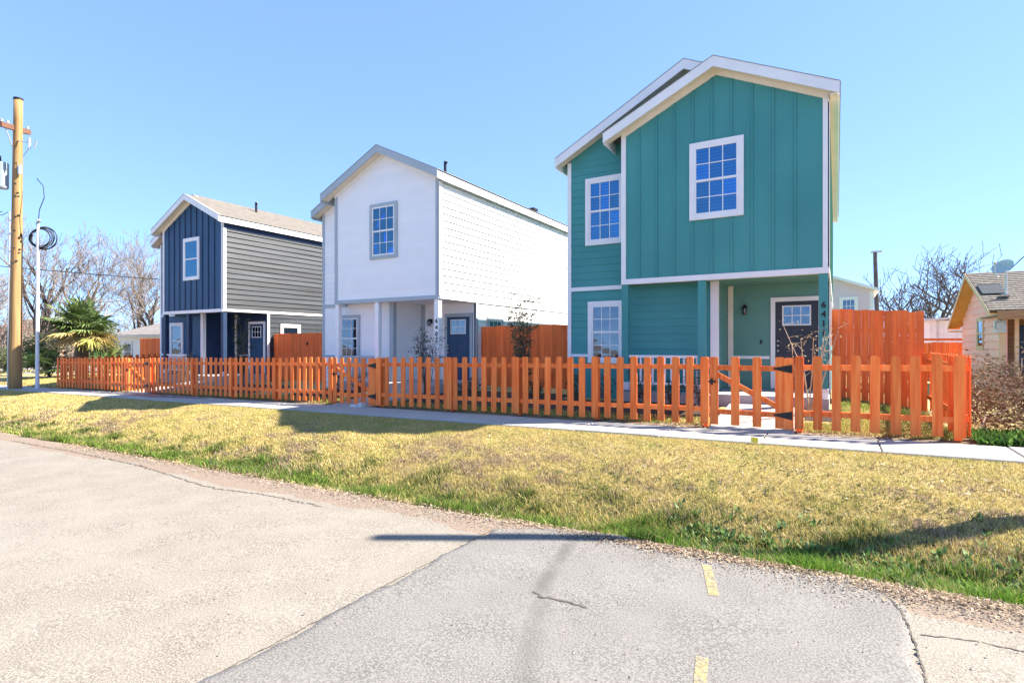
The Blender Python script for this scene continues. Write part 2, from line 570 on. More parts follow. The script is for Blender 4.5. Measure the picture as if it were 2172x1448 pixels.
def ground_material():
    m = mat('ground_soil_and_thatch', (0.36, 0.285, 0.12), (0.46, 0.365, 0.165), scale=(1.2, 1.2, 1.2), detail=8, rough=0.95, bump=0.8, bscale=35, bdist=0.02)
    nt = m.node_tree
    N, L = nt.nodes, nt.links
    p = N['Principled BSDF']
    src = p.inputs['Base Color'].links[0].from_socket
    geo = N.new('ShaderNodeNewGeometry')
    sep = N.new('ShaderNodeSeparateXYZ')
    L.new(geo.outputs['Position'], sep.inputs[0])
    nz = N.new('ShaderNodeTexNoise')
    nz.inputs['Scale'].default_value = 1.6
    nz.inputs['Detail'].default_value = 6
    L.new(geo.outputs['Position'], nz.inputs['Vector'])

    def band(lo0, lo1, hi0, hi1, colour, prev, wob=0.35):
        a = N.new('ShaderNodeMath')
        a.operation = 'MULTIPLY_ADD'
        L.new(nz.outputs[0], a.inputs[0])
        a.inputs[1].default_value = wob
        L.new(sep.outputs[1], a.inputs[2])
        r1 = N.new('ShaderNodeMapRange')
        r1.inputs[1].default_value = lo0
        r1.inputs[2].default_value = lo1
        L.new(a.outputs[0], r1.inputs[0])
        r2 = N.new('ShaderNodeMapRange')
        r2.inputs[1].default_value = hi0
        r2.inputs[2].default_value = hi1
        r2.inputs[3].default_value = 1
        r2.inputs[4].default_value = 0
        L.new(a.outputs[0], r2.inputs[0])
        mu = N.new('ShaderNodeMath')
        mu.operation = 'MULTIPLY'
        L.new(r1.outputs[0], mu.inputs[0])
        L.new(r2.outputs[0], mu.inputs[1])
        mx = N.new('ShaderNodeMix')
        mx.data_type = 'RGBA'
        L.new(mu.outputs[0], mx.inputs[0])
        L.new(prev, mx.inputs[6])
        mx.inputs[7].default_value = (*colour, 1)
        return mx.outputs[2]
    c = band(-900, -899, 5.45, 5.65, (0.215, 0.168, 0.132), src, 0.3)      # gravelly road edge
    c = band(5.6, 5.8, 6.7, 7.2, (0.085, 0.10, 0.035), c, 0.5)            # moist ditch
    c = band(10.35, 10.5, 10.8, 11.2, (0.15, 0.11, 0.07), c, 0.4)         # bare soil along the fence
    L.new(c, p.inputs['Base Color'])
    return m


def spaced(segs):
    out = []
    for a, b, st in segs:
        n = max(1, int(round((b - a) / st)))
        out += [a + (b - a) * k / n for k in range(n)]
    out.append(segs[-1][1])
    return np.array(out)


gx = spaced([(-900, -120, 60), (-120, -46, 6), (-46, -30, 1), (-30, -10, .35), (-10, 6, .16), (6, 40, 3), (40, 900, 70)])
gy = spaced([(-500, -40, 50), (-40, 4.4, 4), (4.4, 8.8, .11), (8.8, 10.7, .045), (10.7, 16, .3), (16, 60, 4), (60, 1200, 80)])
ground = link('ground', grid_mesh('ground', gx, gy, lambda x, y: ground_z(x, y) - np.where(y < 4.6, .03, 0), ground_material()))
tag(ground, kind='structure')


def edge_noise(x, s=1.0):
    return s * (0.07 * np.sin(x * 1.1 + .4) + 0.05 * np.sin(x * 2.9 + 1.2) + 0.03 * np.sin(x * 7.7) + 0.018 * np.sin(x * 17.3 + 2))


# road: sheet whose far edge wanders
xs = spaced([(-140, -40, 4), (-40, -14, .5), (-14, 4, .08), (4, 60, 3)])
vv = np.concatenate([np.linspace(0, 0.9, 14), np.linspace(0.92, 1, 8)])
X, T = np.meshgrid(xs, vv)
Yr = -30 + (5.02 + edge_noise(X) + 30) * T
Zr = ground_z(X, np.minimum(Yr, 5.0), False) + 0.006
Zr = np.where(T > 0.995, Zr - 0.014, Zr)
V = np.stack([X, Yr, Zr], -1).reshape(-1, 3)
i = np.arange(X.size).reshape(X.shape)
F = np.stack([i[:-1, :-1], i[:-1, 1:], i[1:, 1:], i[1:, :-1]], -1).reshape(-1, 4)
road = link('road', fast_mesh('road', V, F, ROADM, smooth=False))
tag(road, kind='structure')

# newer asphalt patch across the road
ys = np.linspace(-8, 5.36, 150)
us = np.concatenate([np.array([0, .004]), np.linspace(0.02, 0.98, 60), np.array([.996, 1])])
U, YY = np.meshgrid(us, ys)


def jag(y, k):
    return 0.022 * np.sin(y * 5.1 + k) + 0.012 * np.sin(y * 13.7 + 2 * k) + 0.008 * np.sin(y * 31 + k)


XL = -3.1 + jag(YY, 0.7)
XR = 0.42 + jag(YY, 2.9) - np.clip(YY - 4.7, 0, 1) ** 2 * 0.9
XX = XL + (XR - XL) * U
yend = 5.34 + 0.08 * np.sin(XX * 2.3) + 0.03 * np.sin(XX * 9) - 0.30 * np.clip((-2.4 - XX) / .7, 0, 1)
YY2 = -8 + (YY + 8) * (yend + 8) / 13.36
ZZ = ground_z(XX, np.minimum(YY2, 5.0), False) + 0.018
ZZ = ZZ - 0.02 * ((U < .001) | (U > .999) | (YY > 5.35))
ZZ = ZZ - np.clip(YY2 - 5.0, 0, 1) * 0.045
V = np.stack([XX, YY2, ZZ], -1).reshape(-1, 3)
i = np.arange(XX.size).reshape(XX.shape)
F = np.stack([i[:-1, :-1], i[:-1, 1:], i[1:, 1:], i[1:, :-1]], -1).reshape(-1, 4)
patch = link('asphalt_patch', fast_mesh('asphalt_patch', V, F, PATCHM), road)


def ribbon(name, pts, w, m, parent, lift=0.004, seed=1, ragged=0.5, step=0.03):
    """thin irregular strip lying on the road"""
    r = random.Random(seed)
    P = []
    for a, b in zip(pts[:-1], pts[1:]):
        L_ = math.hypot(b[0] - a[0], b[1] - a[1])
        n = max(2, int(L_ / step))
        for k in range(n):
            P.append((a[0] + (b[0] - a[0]) * k / n, a[1] + (b[1] - a[1]) * k / n))
    P.append(pts[-1])
    mb = MB()
    for k, (x, y) in enumerate(P):
        d = (P[min(k + 1, len(P) - 1)][0] - P[max(k - 1, 0)][0], P[min(k + 1, len(P) - 1)][1] - P[max(k - 1, 0)][1])
        l = math.hypot(*d) or 1
        nx_, ny_ = -d[1] / l, d[0] / l
        o = (r.random() - .5) * w * 2 * ragged
        hw = w * ((0.35 + 0.65 * r.random()) if ragged else (0.92 + .16 * r.random())) / 2
        if k in (0, len(P) - 1) and ragged:
            hw *= .2
        for s in (-1, 1):
            xx, yy = x + nx_ * (o + s * hw), y + ny_ * (o + s * hw)
            onp = -3.1 < xx < .42 and yy < 5.3
            zz = float(ground_z(xx, min(yy, 5.0), False)) + (0.018 if onp else 0.006) + lift
            mb.v.append((xx, yy, zz))
        if k:
            i_ = len(mb.v) - 4
            mb.f.append((i_, i_ + 2, i_ + 3, i_ + 1))
    return mb.build(name, m, parent)


ribbon('crack', [(-2.02, 3.76), (-1.9, 3.70), (-1.72, 3.72), (-1.55, 3.70)], 0.035, CRACK, road, seed=3)
ribbon('crack', [(-15.6, 4.86), (-12.4, 4.88), (-10.1, 4.82), (-8.6, 4.62), (-7.46, 4.50), (-6.6, 4.62), (-5.4, 4.60)], 0.03, CRACK, road, seed=4, ragged=0.9)
ribbon('crack', [(0.46, 4.44), (0.74, 4.52), (1.2, 4.50), (1.9, 4.62)], 0.016, CRACK, road, seed=5)
ribbon('crack', [(0.435, 3.0), (0.43, 4.2), (0.40, 4.72), (0.33, 5.0), (0.18, 5.28)], 0.019, CRACK, road, seed=6, ragged=0.4, step=0.02)
ribbon('crack', [(-3.115, 3.6), (-3.11, 4.2), (-3.09, 4.95)], 0.012, CRACK, road, seed=8, ragged=0.6)
ribbon('crack', [(-3.11, 1.5), (-3.12, 2.4), (-3.12, 3.6)], 0.016, CRACK, road, seed=9, ragged=0.6)
ribbon('yellow_mark', [(-0.97, 4.95), (-0.88, 4.65), (-0.80, 4.36)], 0.075, YELLOW, road, lift=0.004, seed=13, ragged=0.0)
ribbon('yellow_mark', [(-0.70, 3.45), (-0.66, 3.2), (-0.62, 3.0)], 0.07, YELLOW, road, lift=0.004, seed=14, ragged=0.0)

# pavement of separate concrete slabs
side = bpy.data.objects.new('sidewalk', None)
col.objects.link(side)
tag(side, kind='structure')
xj = [7.2, 5.5, 3.6, 2.05]
while xj[-1] > -34:
    xj.append(xj[-1] - 1.52)
for a, b in zip(xj[1:], xj[:-1]):
    g = 0.007
    za, zb = 0.0135 * (min(a, 6) - 1.6), 0.0135 * (min(b, 6) - 1.6)
    dz = rng.uniform(-.006, .006)
    y0 = 9.0 + rng.uniform(-.012, .012)
    mb = MB()
    c = 0.012
    a2, b2 = a + g, b - g
    lo = -0.14
    mb.v += [(a2, y0, za + lo), (b2, y0, zb + lo), (b2, 10.15, zb + lo), (a2, 10.15, za + lo),
             (a2, y0, za + dz - c), (b2, y0, zb + dz - c), (b2, 10.15, zb + dz - c), (a2, 10.15, za + dz - c),
             (a2 + c, y0 + c, za + dz), (b2 - c, y0 + c, zb + dz), (b2 - c, 10.15 - c, zb + dz), (a2 + c, 10.15 - c, za + dz)]
    for lv in (0, 4):
        for k in range(4):
            n_ = (k + 1) % 4
            mb.f.append((lv + k, lv + n_, lv + 4 + n_, lv + 4 + k))
    mb.f.append((8, 9, 10, 11))
    mb.build('slab', CONC, side)

# cross street on the far left
X, Y = np.meshgrid(np.linspace(-57, -43, 8), np.linspace(5.2, 140, 30))
V = np.stack([X, Y, ground_z(X, Y) + 0.012], -1).reshape(-1, 3)
i = np.arange(X.size).reshape(X.shape)
F = np.stack([i[:-1, :-1], i[:-1, 1:], i[1:, 1:], i[1:, :-1]], -1).reshape(-1, 4)
tag(link('side_street', fast_mesh('side_street', V, F, ROADM)), kind='structure')

# ------------------------------------------------------------------ houses
YF = 12.6       # front plane of the three houses


def lap_boards(wall, axis, plane, sgn, u0, u1, z0, z1, m, expo=0.178, th=0.017, openings=(), top=None, share={}):
    """separate lap boards nailed on a wall. axis 'x': wall runs along x at y=plane, axis 'y': along y at x=plane.
    sgn: outward direction along the normal"""
    z = z0
    while z < z1 - 0.02:
        e = min(expo, z1 - z)
        zc = z + e / 2
        a, b = u0, u1
        if top:
            ok = [u for u in np.linspace(u0, u1, 120) if top(u) > z + e * 0.35]
            if len(ok) < 4:
                break
            a, b = min(ok), max(ok)
        if top and min(top(u0), top(u1)) < z + e + .013:
            us_ = [u for u in np.linspace(u0, u1, 161) if top(u) > z + .005]
            if len(us_) > 3:
                hi_ = [(u, min(z + e - .002, top(u))) for u in us_]
                corner = [hi_[0]] + [q for k_, q in enumerate(hi_[1:-1], 1) if abs((hi_[k_ + 1][1] - q[1]) - (q[1] - hi_[k_ - 1][1])) > 1e-4] + [hi_[-1]]
                poly = [(us_[0], z), (us_[-1], z)] + corner[::-1]
                hole = [o_ for o_ in openings if o_[2] < zc < o_[3]]
                if not hole:
                    MB().prism([(u, plane, zz) for u, zz in poly], (0, sgn * th * .7, 0)).build('siding_board', m, wall)
                    z += expo
                    continue
        segs = [(a, b)]
        for (p, q, r0, r1) in openings:
            if r0 < zc < r1:
                ns = []
                for s0, s1 in segs:
                    if q <= s0 or p >= s1:
                        ns.append((s0, s1))
                        continue
                    if p > s0 + .02:
                        ns.append((s0, p))
                    if q < s1 - .02:
                        ns.append((q, s1))
                segs = ns
        for s0, s1 in segs:
            if s1 - s0 < 0.03:
                continue
            key = (axis, sgn, round(s1 - s0, 2), round(e, 3), th, m.name)
            me = share.get(key)
            if me is None:
                L_ = s1 - s0
                t = min(0.004, th * .3)
                if axis == 'x':
                    P = [(0, 0, 0), (L_, 0, 0), (L_, sgn * th, 0), (0, sgn * th, 0), (0, 0, e + .012), (L_, 0, e + .012), (L_, sgn * t, e + .012), (0, sgn * t, e + .012)]
                else:
                    P = [(0, 0, 0), (0, L_, 0), (sgn * th, L_, 0), (sgn * th, 0, 0), (0, 0, e + .012), (0, L_, e + .012), (sgn * t, L_, e + .012), (sgn * t, 0, e + .012)]
                me = MB().hexa(P).mesh('siding_board', m)
                share[key] = me
            link('siding_board', me, wall, (s0, plane, z) if axis == 'x' else (plane, s0, z))
        z += expo


def sash_window(parent, axis, plane, sgn, u0, u1, z0, z1, casing_m, cw=0.10, grid=True, glass=None, frame_m=None, blind_open=False, rows=2, cols_=3):
    """double hung window: casing (the part itself) with sashes, muntins, separate panes and a blind as sub-parts"""
    def bx(mb, a, b, d0, d1, c, d):
        if axis == 'x':
            y0, y1 = sorted((plane + sgn * d0, plane + sgn * d1))
            mb.box(a, b, y0, y1, c, d)
        else:
            x0, x1 = sorted((plane + sgn * d0, plane + sgn * d1))
            mb.box(x0, x1, a, b, c, d)
    frame_m = frame_m or WHITE
    glass = glass or GLASS
    w = MB()
    bx(w, u0, u0 + cw, 0, .055, z0 + .001, z1 - .001)
    bx(w, u1 - cw, u1, 0, .055, z0 + .001, z1 - .001)
    bx(w, u0 + cw, u1 - cw, 0, .053, z1 - cw, z1)
    bx(w, u0 + cw, u1 - cw, 0, .053, z0, z0 + cw)
    win = w.build('window', casing_m, parent)
    a, b, c, d = u0 + cw, u1 - cw, z0 + cw, z1 - cw
    mid = (c + d) / 2
    sw = 0.045
    for k, (lo, hi, dep) in enumerate(((c, mid + .02, .030), (mid - .02, d, .038))):
        s = MB()
        bx(s, a, a + sw, .008, dep + .01, lo, hi)
        bx(s, b - sw, b, .008, dep + .01, lo, hi)
        bx(s, a + sw, b - sw, .008, dep + .0095, lo + .0, lo + sw)
        bx(s, a + sw, b - sw, .008, dep + .0095, hi - sw, hi)
        s.build('sash', frame_m, win)
        ga, gb, gc, gd = a + sw, b - sw, lo + sw, hi - sw
        cs, rs = (cols_, rows) if grid else (1, 1)
        for ci in range(cs):
            for ri in range(rs):
                pa, pb = ga + (gb - ga) * ci / cs, ga + (gb - ga) * (ci + 1) / cs
                pc, pd = gc + (gd - gc) * ri / rs, gc + (gd - gc) * (ri + 1) / rs
                p = MB()
                bx(p, pa + .001, pb - .001, dep - .010, dep - .006, pc + .001, pd - .001)
                p.build('pane', glass, win)
        if grid:
            mt = MB()
            for ci in range(1, cs):
                u = ga + (gb - ga) * ci / cs
                bx(mt, u - .009, u + .009, dep - .005, dep + .004, gc, gd)
            for ri in range(1, rs):
                v = gc + (gd - gc) * ri / rs
                bx(mt, ga, gb, dep - .004, dep + .003, v - .009, v + .009)
            mt.build('muntin', frame_m, win)
    bl = MB()
    z = c + .03
    while z < d - .02:
        if axis == 'x':
            y0, y1 = plane + sgn * .004, plane + sgn * .014
            bl.hexa([(a + .02, y0, z), (b - .02, y0, z), (b - .02, y0 + sgn * .002, z), (a + .02, y0 + sgn * .002, z),
                     (a + .02, y1 - sgn * .002, z + .05), (b - .02, y1 - sgn * .002, z + .05), (b - .02, y1, z + .05), (a + .02, y1, z + .05)])
        else:
            x0, x1 = plane + sgn * .004, plane + sgn * .014
            bl.hexa([(x0, a + .02, z), (x0, b - .02, z), (x0 + sgn * .002, b - .02, z), (x0 + sgn * .002, a + .02, z),
                     (x1 - sgn * .002, a + .02, z + .05), (x1 - sgn * .002, b - .02, z + .05), (x1, b - .02, z + .05), (x1, a + .02, z + .05)])
        z += .072
    bl.build('blind', BLIND, win)
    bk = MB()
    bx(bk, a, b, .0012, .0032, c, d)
    bk.build('room_shade_plate', ROOM_SHADE, win)  # flat plate on the wall, the unlit room's darkness painted on
    return win


def text_mesh(ch, size, m, name='house_number', depth=0.004):
    cu = bpy.data.curves.new(name, 'FONT')
    cu.body = ch
    cu.size = size
    cu.extrude = depth
    cu.align_x = 'CENTER'
    cu.align_y = 'CENTER'
    cu.offset = 0.006
    o = bpy.data.objects.new(name, cu)
    col.objects.link(o)
    bpy.context.view_layer.update()
    me = bpy.data.meshes.new_from_object(o.evaluated_get(bpy.context.evaluated_depsgraph_get()))
    bpy.data.objects.remove(o)
    me.materials.clear()
    me.materials.append(m)
    return me


S = 0.474
ZE, ZB = 6.0, 2.48
BR = -2.12
D = 12.5           # house depth


def zr_right(x): return ZE - S * x
def z_block(x): return zr_right(x) if x > BR else zr_right(BR) - S * (BR - x)
# z_body is defined per house


def roof_slab(mb, x0, z0, x1, z1, y0, y1, t=0.05, up=0.14):
    """shingled plane between (x0,z0) and (x1,z1), y0..y1, lying 'up' above the wall line"""
    mb.hexa([(x0, y0, z0 + up), (x1, y0, z1 + up), (x1, y1, z1 + up), (x0, y1, z0 + up),
             (x0, y0, z0 + up + t), (x1, y0, z1 + up + t), (x1, y1, z1 + up + t), (x0, y1, z0 + up + t)])


def house(name, label, xr, floor, st):
    root = thing(name, label, 'house', (xr, YF, floor))
    lo = -0.55
    XW, XRIDGE, ZRIDGE, SL = st['plan']

    def z_body(x):
        return zr_right(x) if x > XRIDGE else ZRIDGE - SL * (XRIDGE - x)
    # ---------------- upper block front (cantilevered over the porch)
    w = MB()
    w.prism([(-4.24, 0.0, ZB), (0, 0.0, ZB), (0, 0.0, ZE), (BR, 0.0, zr_right(BR)), (-4.24, 0.0, ZE)], (0, 0.12, 0))
    block = w.build('front_wall', st['front'], root)
    if st['battens']:
        x = -4.24 + 0.42
        while x < -0.2:
            top = z_block(x) + .02
            segs = [(ZB + .1, top)]
            if -2.67 < x < -1.55:
                segs = [(ZB + .1, 3.79), (5.49, top)]
            for a, b in segs:
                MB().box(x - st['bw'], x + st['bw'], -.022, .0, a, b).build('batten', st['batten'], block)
            x += 0.405
    else:
        lap_boards(block, 'x', 0.0, -1, -4.16, -.08, ZB + .1, 7.0, st['front'], expo=.20, th=.006, openings=[(-2.67, -1.55, 3.79, 5.49)], top=z_block)
    MB().box(-4.25, .02, -.035, .10, ZB - .02, ZB + .10).build('band_board', st['trim'], root)
    for x0 in (-4.25, -.09):
        MB().box(x0, x0 + .11, -.03, .0, ZB + .10, ZE + .0).build('corner_board', st['trim'], root)
    # frieze under the rakes
    fr = MB()
    for sx in (-1, 1):
        xe = BR + sx * 2.12
        zc, ze_ = z_block(BR), ZE
        fr.hexa([(BR, -.038, zc - .10), (xe + sx * .012, -.038, ze_ - .106), (xe + sx * .012, -.001, ze_ - .106), (BR, -.001, zc - .10), (BR, -.038, zc + .1), (xe + sx * .012, -.038, ze_ + .094), (xe + sx * .012, -.001, ze_ + .094), (BR, -.001, zc + .1)])
    fr.build('frieze_board', st['soffit'] if st['cream'] else st['front'], root)
    sash_window(root, 'x', 0.0, -1, -2.67, -1.55, 3.79, 5.49, st['casing'], cw=.10, grid=st['grid'], glass=st.get('glass1'))
    # ---------------- body walls
    w = MB()
    w.prism([(XW, .5, lo), (-2.19, .5, lo), (-2.19, .5, ZB + .05), (-4.0, .5, ZB + .05), (-4.0, .5, z_body(-4.0)), (XW, .5, z_body(XW))], (0, .12, 0))
    wing = w.build('wing_wall', st['lap'], root)
    MB().prism([(-4.0, .5, 5.85), (-.14, .5, 5.85), (-.14, .5, z_body(-.14)), (XRIDGE, .5, ZRIDGE), (-4.0, .5, z_body(-4.0))], (0, .12, 0)).build('upper_gable_wall', st['lap'], root)
    lap_boards(wing, 'x', .5, -1, XW + .08, -4.24, ZB + .04, 6.9, st['lap'], openings=[(-5.37, -4.33, 3.55, 5.25)] if st['wing_window'] else [], top=z_body)
    lap_boards(wing, 'x', .5, -1, XW + .08, -2.26, -.30, ZB - .06, st['lap'], openings=[(st['lw'][0], st['lw'][1], .58, 2.13)])
    MB().box(XW - .01, -4.24, .462, .5, ZB - .07, ZB + .03).build('band_board', st['trim'], root)
    MB().box(XW - .02, XW + .08, .465, .5, -.3, z_body(XW - .02) - .02).build('corner_board', st['trim'], root)
    if st['wing_window']:
        sash_window(root, 'x', .5, -1, -5.37, -4.33, 3.55, 5.25, st['casing'], grid=st['grid'], glass=st.get('glass1'))
    sash_window(root, 'x', .5, -1, st['lw'][0], st['lw'][1], .58, 2.13, st['casing'], grid=st['grid'], glass=GLASSC)
    # thin white ledge at rail height
    lg = MB()
    lg.box(XW + .09, st['lw'][0] - .01, .462, .5, .73, .80)
    lg.build('wall_ledge', st['trim2'], root)
    # ---------------- right side, upper floor
    w = MB().box(-.12, 0, .12, D, ZB, ZE + .02)
    rs = w.build('side_wall', st['side'], root)
    lap_boards(rs, 'y', 0.0, 1, .0, D, ZB + .09, ZE - .16, st['side'], expo=.20 if st['side'] is not TEAL else .178, th=st['lip'])
    MB().box(0, st['lip'] + .004, 0, D, ZB, ZB + .09).build('band_board', st['sidetrim'], root)
    MB().box(0, st['lip'] + .006, 0, D, ZE - st['fh'], ZE + .02).build('frieze_board', st['frieze'], root)
    MB().box(.0, st['lip'] + .005, -.03, .09, ZB + .09, ZE - .16).build('corner_board', st['corner'], root)
    # right side, lower floor
    w = MB().box(-.12, 0, 1.9, D, lo, ZB)
    rl = w.build('side_wall', st['side2'], root)
    lap_boards(rl, 'y', 0.0, 1, 1.98, D, -.30, ZB, st['side2'], expo=.20, th=.026, openings=[(2.5, 3.5, 1.0, 2.07)])
    MB().box(0, .034, 1.88, 1.99, -.3, ZB).build('corner_board', st['sidecorner'], root)
    sash_window(root, 'y', 0.0, 1, 2.5, 3.5, 1.0, 2.07, st['casing'], grid=st['grid'], glass=GLASSC)
    # left and rear walls, upper body closure
    w = MB().box(XW, XW + .12, .62, D, lo, z_body(XW))
    lw = w.build('side_wall', st['lap'], root)
    lap_boards(lw, 'y', XW, -1, .62, D, -.3, z_body(XW) - .05, st['lap'], expo=.2)
    MB().prism([(XW, D, lo), (0, D, lo), (0, D, ZE), (XRIDGE, D, ZRIDGE), (XW, D, z_body(XW))], (0, .12, 0)).build('rear_wall', st['lap'], root)
    MB().box(-4.24, -4.12, .12, .5, ZB, ZE).build('side_wall', st['front'], root)
    # ---------------- porch recess
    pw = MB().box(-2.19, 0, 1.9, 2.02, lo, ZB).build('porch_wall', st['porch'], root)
    lap_boards(pw, 'x', 1.9, -1, -2.10, -.06, 0, ZB, st['porch'], expo=.178, th=.012, openings=[(-1.22, -.10, 0, 2.16)])
    rw = MB().box(-2.31, -2.19, .62, 1.9, lo, ZB).build('porch_wall', st['porch'], root)
    lap_boards(rw, 'y', -2.19, 1, .6, 1.85, 0, ZB, st['porch'], expo=.178, th=.012)
    MB().box(-2.32, -2.18, .462, .5, -.3, ZB).box(-2.19, -2.155, .464, .60, -.3, ZB - .001).build('corner_board', st['trim2'], root)
    MB().box(-2.17, -2.05, 1.868, 1.9, 0, ZB).build('corner_board', st['trim3'], root)
    MB().box(-2.05, -1.23, 1.866, 1.9, .70, .77).build('wall_ledge', st['trim2'], root)
    MB().box(-4.24, -.0, .1, 1.9, ZB + .0, ZB + .05).build('porch_ceiling', st['ceil'], root)
    MB().box(-2.19, .02, -.12, 1.9, -.55, -.02).box(-4.3, -2.19, -.02, .5, -.55, -.06).build('porch_slab', SLABC, root)
    for (x0, x1) in ((-4.25, -4.09), (-2.50, -2.34), (-.16, .0)):
        p = MB().box(x0, x1, .0, .15, -.02, ZB - .02).build('porch_post', st['post'], root)
        MB().box(x0 - .012, x1 + .012, -.012, .162, -.019, .16).build('post_base', st['trim'], p)
        if x0 > -1 and st['number']:
            for k, ch in enumerate(st['number']):
                me = text_mesh(ch, .165, BLACK)
                o = link('house_number', me, p, (x0 + .085, -.003, 1.83 - .185 * k))
                o.rotation_euler = (R(90), 0, 0)
    # balustrade of the shallow bay
    rl_ = MB().box(-4.09, -2.5, .04, .11, .74, .80).build('porch_railing', st['trim2'], root)
    MB().box(-4.09, -2.5, .05, .10, .12, .17).build('bottom_rail', st['trim2'], rl_)
    x = -3.97
    while x < -2.55:
        MB().box(x, x + .038, .056, .094, .17, .74).build('baluster', st['trim2'], rl_)
        x += .142
    # ---------------- door
    d = MB().box(-1.11, -.21, 1.872, 1.9, .01, 2.05)
    door = d.build('door', st['door'], root)
    MB().box(-1.21, -1.11, 1.856, 1.9, 0, 2.06).box(-.21, -.11, 1.856, 1.9, 0, 2.06).box(-1.21, -.11, 1.854, 1.9, 2.06, 2.16).build('door_casing', st['casing'], door)
    la, lb, lc, ld = -.93, -.39, 1.52, 1.93
    MB().box(la - .03, la, 1.852, 1.872, lc - .03, ld + .03).box(lb, lb + .03, 1.852, 1.872, lc - .03, ld + .03).box(la, lb, 1.853, 1.872, ld, ld + .03).box(la, lb, 1.853, 1.872, lc - .03, lc).build('light_frame', WHITE, door)
    mt = MB()
    for k in (1, 2):
        u = la + (lb - la) * k / 3
        mt.box(u - .009, u + .009, 1.858, 1.871, lc, ld)
    mt.box(la, lb, 1.859, 1.870, (lc + ld) / 2 - .009, (lc + ld) / 2 + .009)
    mt.build('muntin', WHITE, door)
    for ci in range(3):
        for ri in range(2):
            MB().box(la + (lb - la) * ci / 3 + .002, la + (lb - la) * (ci + 1) / 3 - .002, 1.8635, 1.8655, lc + (ld - lc) * ri / 2 + .002, lc + (ld - lc) * (ri + 1) / 2 - .002).build('pane', GLASSC, door)
    bl = MB()
    z = lc + .01
    while z < ld:
        bl.box(la, lb, 1.8665, 1.8695, z, z + .026)
        z += .042
    bl.build('blind', BLIND, door)
    pn = MB()
    for (a, b) in ((-1.02, -.70), (-.62, -.30)):
        for (c_, d_) in ((.15, .62), (.74, 1.36)):
            pn.box(a, b, 1.864, 1.872, c_, d_)
    pn.build('door_panel', st['door'], door)
    kn = MB()
    for z in (.90, 1.02, 1.13):
        kn.tube([(-1.045, 1.872, z), (-1.045, 1.835, z)], .014, 8).ball((-1.045, 1.825, z), .03, 10, 6)
    kn.build('handle', NICKEL, door, smooth=True)
    # wall lamp
    lx, lz = -1.78, 1.93
    lm = MB().box(lx - .045, lx + .045, 1.866, 1.9, lz - .07, lz + .07)
    lm.tube([(lx, 1.87, lz + .04), (lx, 1.80, lz + .09), (lx, 1.76, lz + .05)], .009, 6)
    lm.tube([(lx, 1.76, lz + .06), (lx, 1.76, lz - .01)], [.02, .075], 10)
    for a in range(4):
        t = math.pi / 4 + a * math.pi / 2
        lm.tube([(lx + .07 * math.cos(t), 1.76 + .07 * math.sin(t), lz - .01), (lx + .05 * math.cos(t), 1.76 + .05 * math.sin(t), lz - .15)], .005, 5)
    lm.tube([(lx, 1.76, lz - .145), (lx, 1.76, lz - .16)], .058, 10)
    lamp = lm.build('wall_lamp', BLACK, root)
    MB().tube([(lx, 1.76, lz - .012), (lx, 1.76, lz - .14)], [.062, .045], 10).build('lamp_glass', GLASSC, lamp)
    MB().box(-1.44, -1.40, 1.864, 1.9, 1.06, 1.16).build('doorbell', BLACK, root)
    # ---------------- roof
    r = MB()
    yb = D + .3
    eo = .20
    roof_slab(r, XRIDGE, ZRIDGE, eo, ZE - S * eo, .2, yb)
    roof_slab(r, BR, zr_right(BR), eo, ZE - S * eo, -.3, .2)
    roof_slab(r, -4.60, z_block(-4.60), BR, zr_right(BR), -.3, .5)
    roof_slab(r, XW - .25, z_body(XW - .25), XRIDGE, ZRIDGE, .2, yb)
    roof = r.build('roof', st['roof'], root)
    ed = MB()
    for (x0, x1, zf, y) in ((XRIDGE, eo, z_body, .2), (BR, eo, z_block, -.3), (-4.6, BR, z_block, -.3), (XW - .25, XRIDGE, z_body, .2)):
        if (x0, y) == (XRIDGE, .2):
            x1 = BR
        ed.hexa([(x0, y - .034, zf(x0) + .186), (x1, y - .034, zf(x1) + .186), (x1, y + .12, zf(x1) + .1915), (x0, y + .12, zf(x0) + .1915),
                 (x0, y - .034, zf(x0) + .196), (x1, y - .034, zf(x1) + .196), (x1, y + .12, zf(x1) + .1965), (x0, y + .12, zf(x0) + .1965)])
    ed.box(eo + .002, eo + .018, -.317, yb, ZE - S * eo + .1755, ZE - S * eo + .188)
    ed.build('shingle_edge', SHINGLED, roof)
    # plumbing vents
    vx, vy = -1.75, 2.6
    MB().tube([(vx, vy, z_body(vx) + .1), (vx, vy, z_body(vx) + .62)], .05, 10).tube([(vx, vy, z_body(vx) + .55), (vx + .10, vy, z_body(vx) + .58)], .035, 8).build('vent_pipe', BLACK, roof)
    MB().box(-1.0, -.70, 7.1, 7.45, z_body(-.85) + .2, z_body(-.85) + .30).build('roof_vent', BLACK, roof)
    # rake boards, soffits, fascia
    def rake(x0, x1, zf, y, nm, m_, d0=-.04, d1=.185, th=.03):
        MB().hexa([(x0, y, zf(x0) + d0), (x1, y, zf(x1) + d0), (x1, y + th, zf(x1) + d0), (x0, y + th, zf(x0) + d0),
                   (x0, y, zf(x0) + d1), (x1, y, zf(x1) + d1), (x1, y + th, zf(x1) + d1), (x0, y + th, zf(x0) + d1)]).build(nm, m_, root)
    rake(BR, eo, z_block, -.322, 'rake_board', st['fascia'])
    rake(-4.60, BR, z_block, -.3225, 'rake_board', st['fascia'])
    rake(XW - .25, XRIDGE, z_body, .178, 'rake_board', st['fascia'])
    rake(XRIDGE, BR, z_body, .178, 'rake_board', st['fascia'])

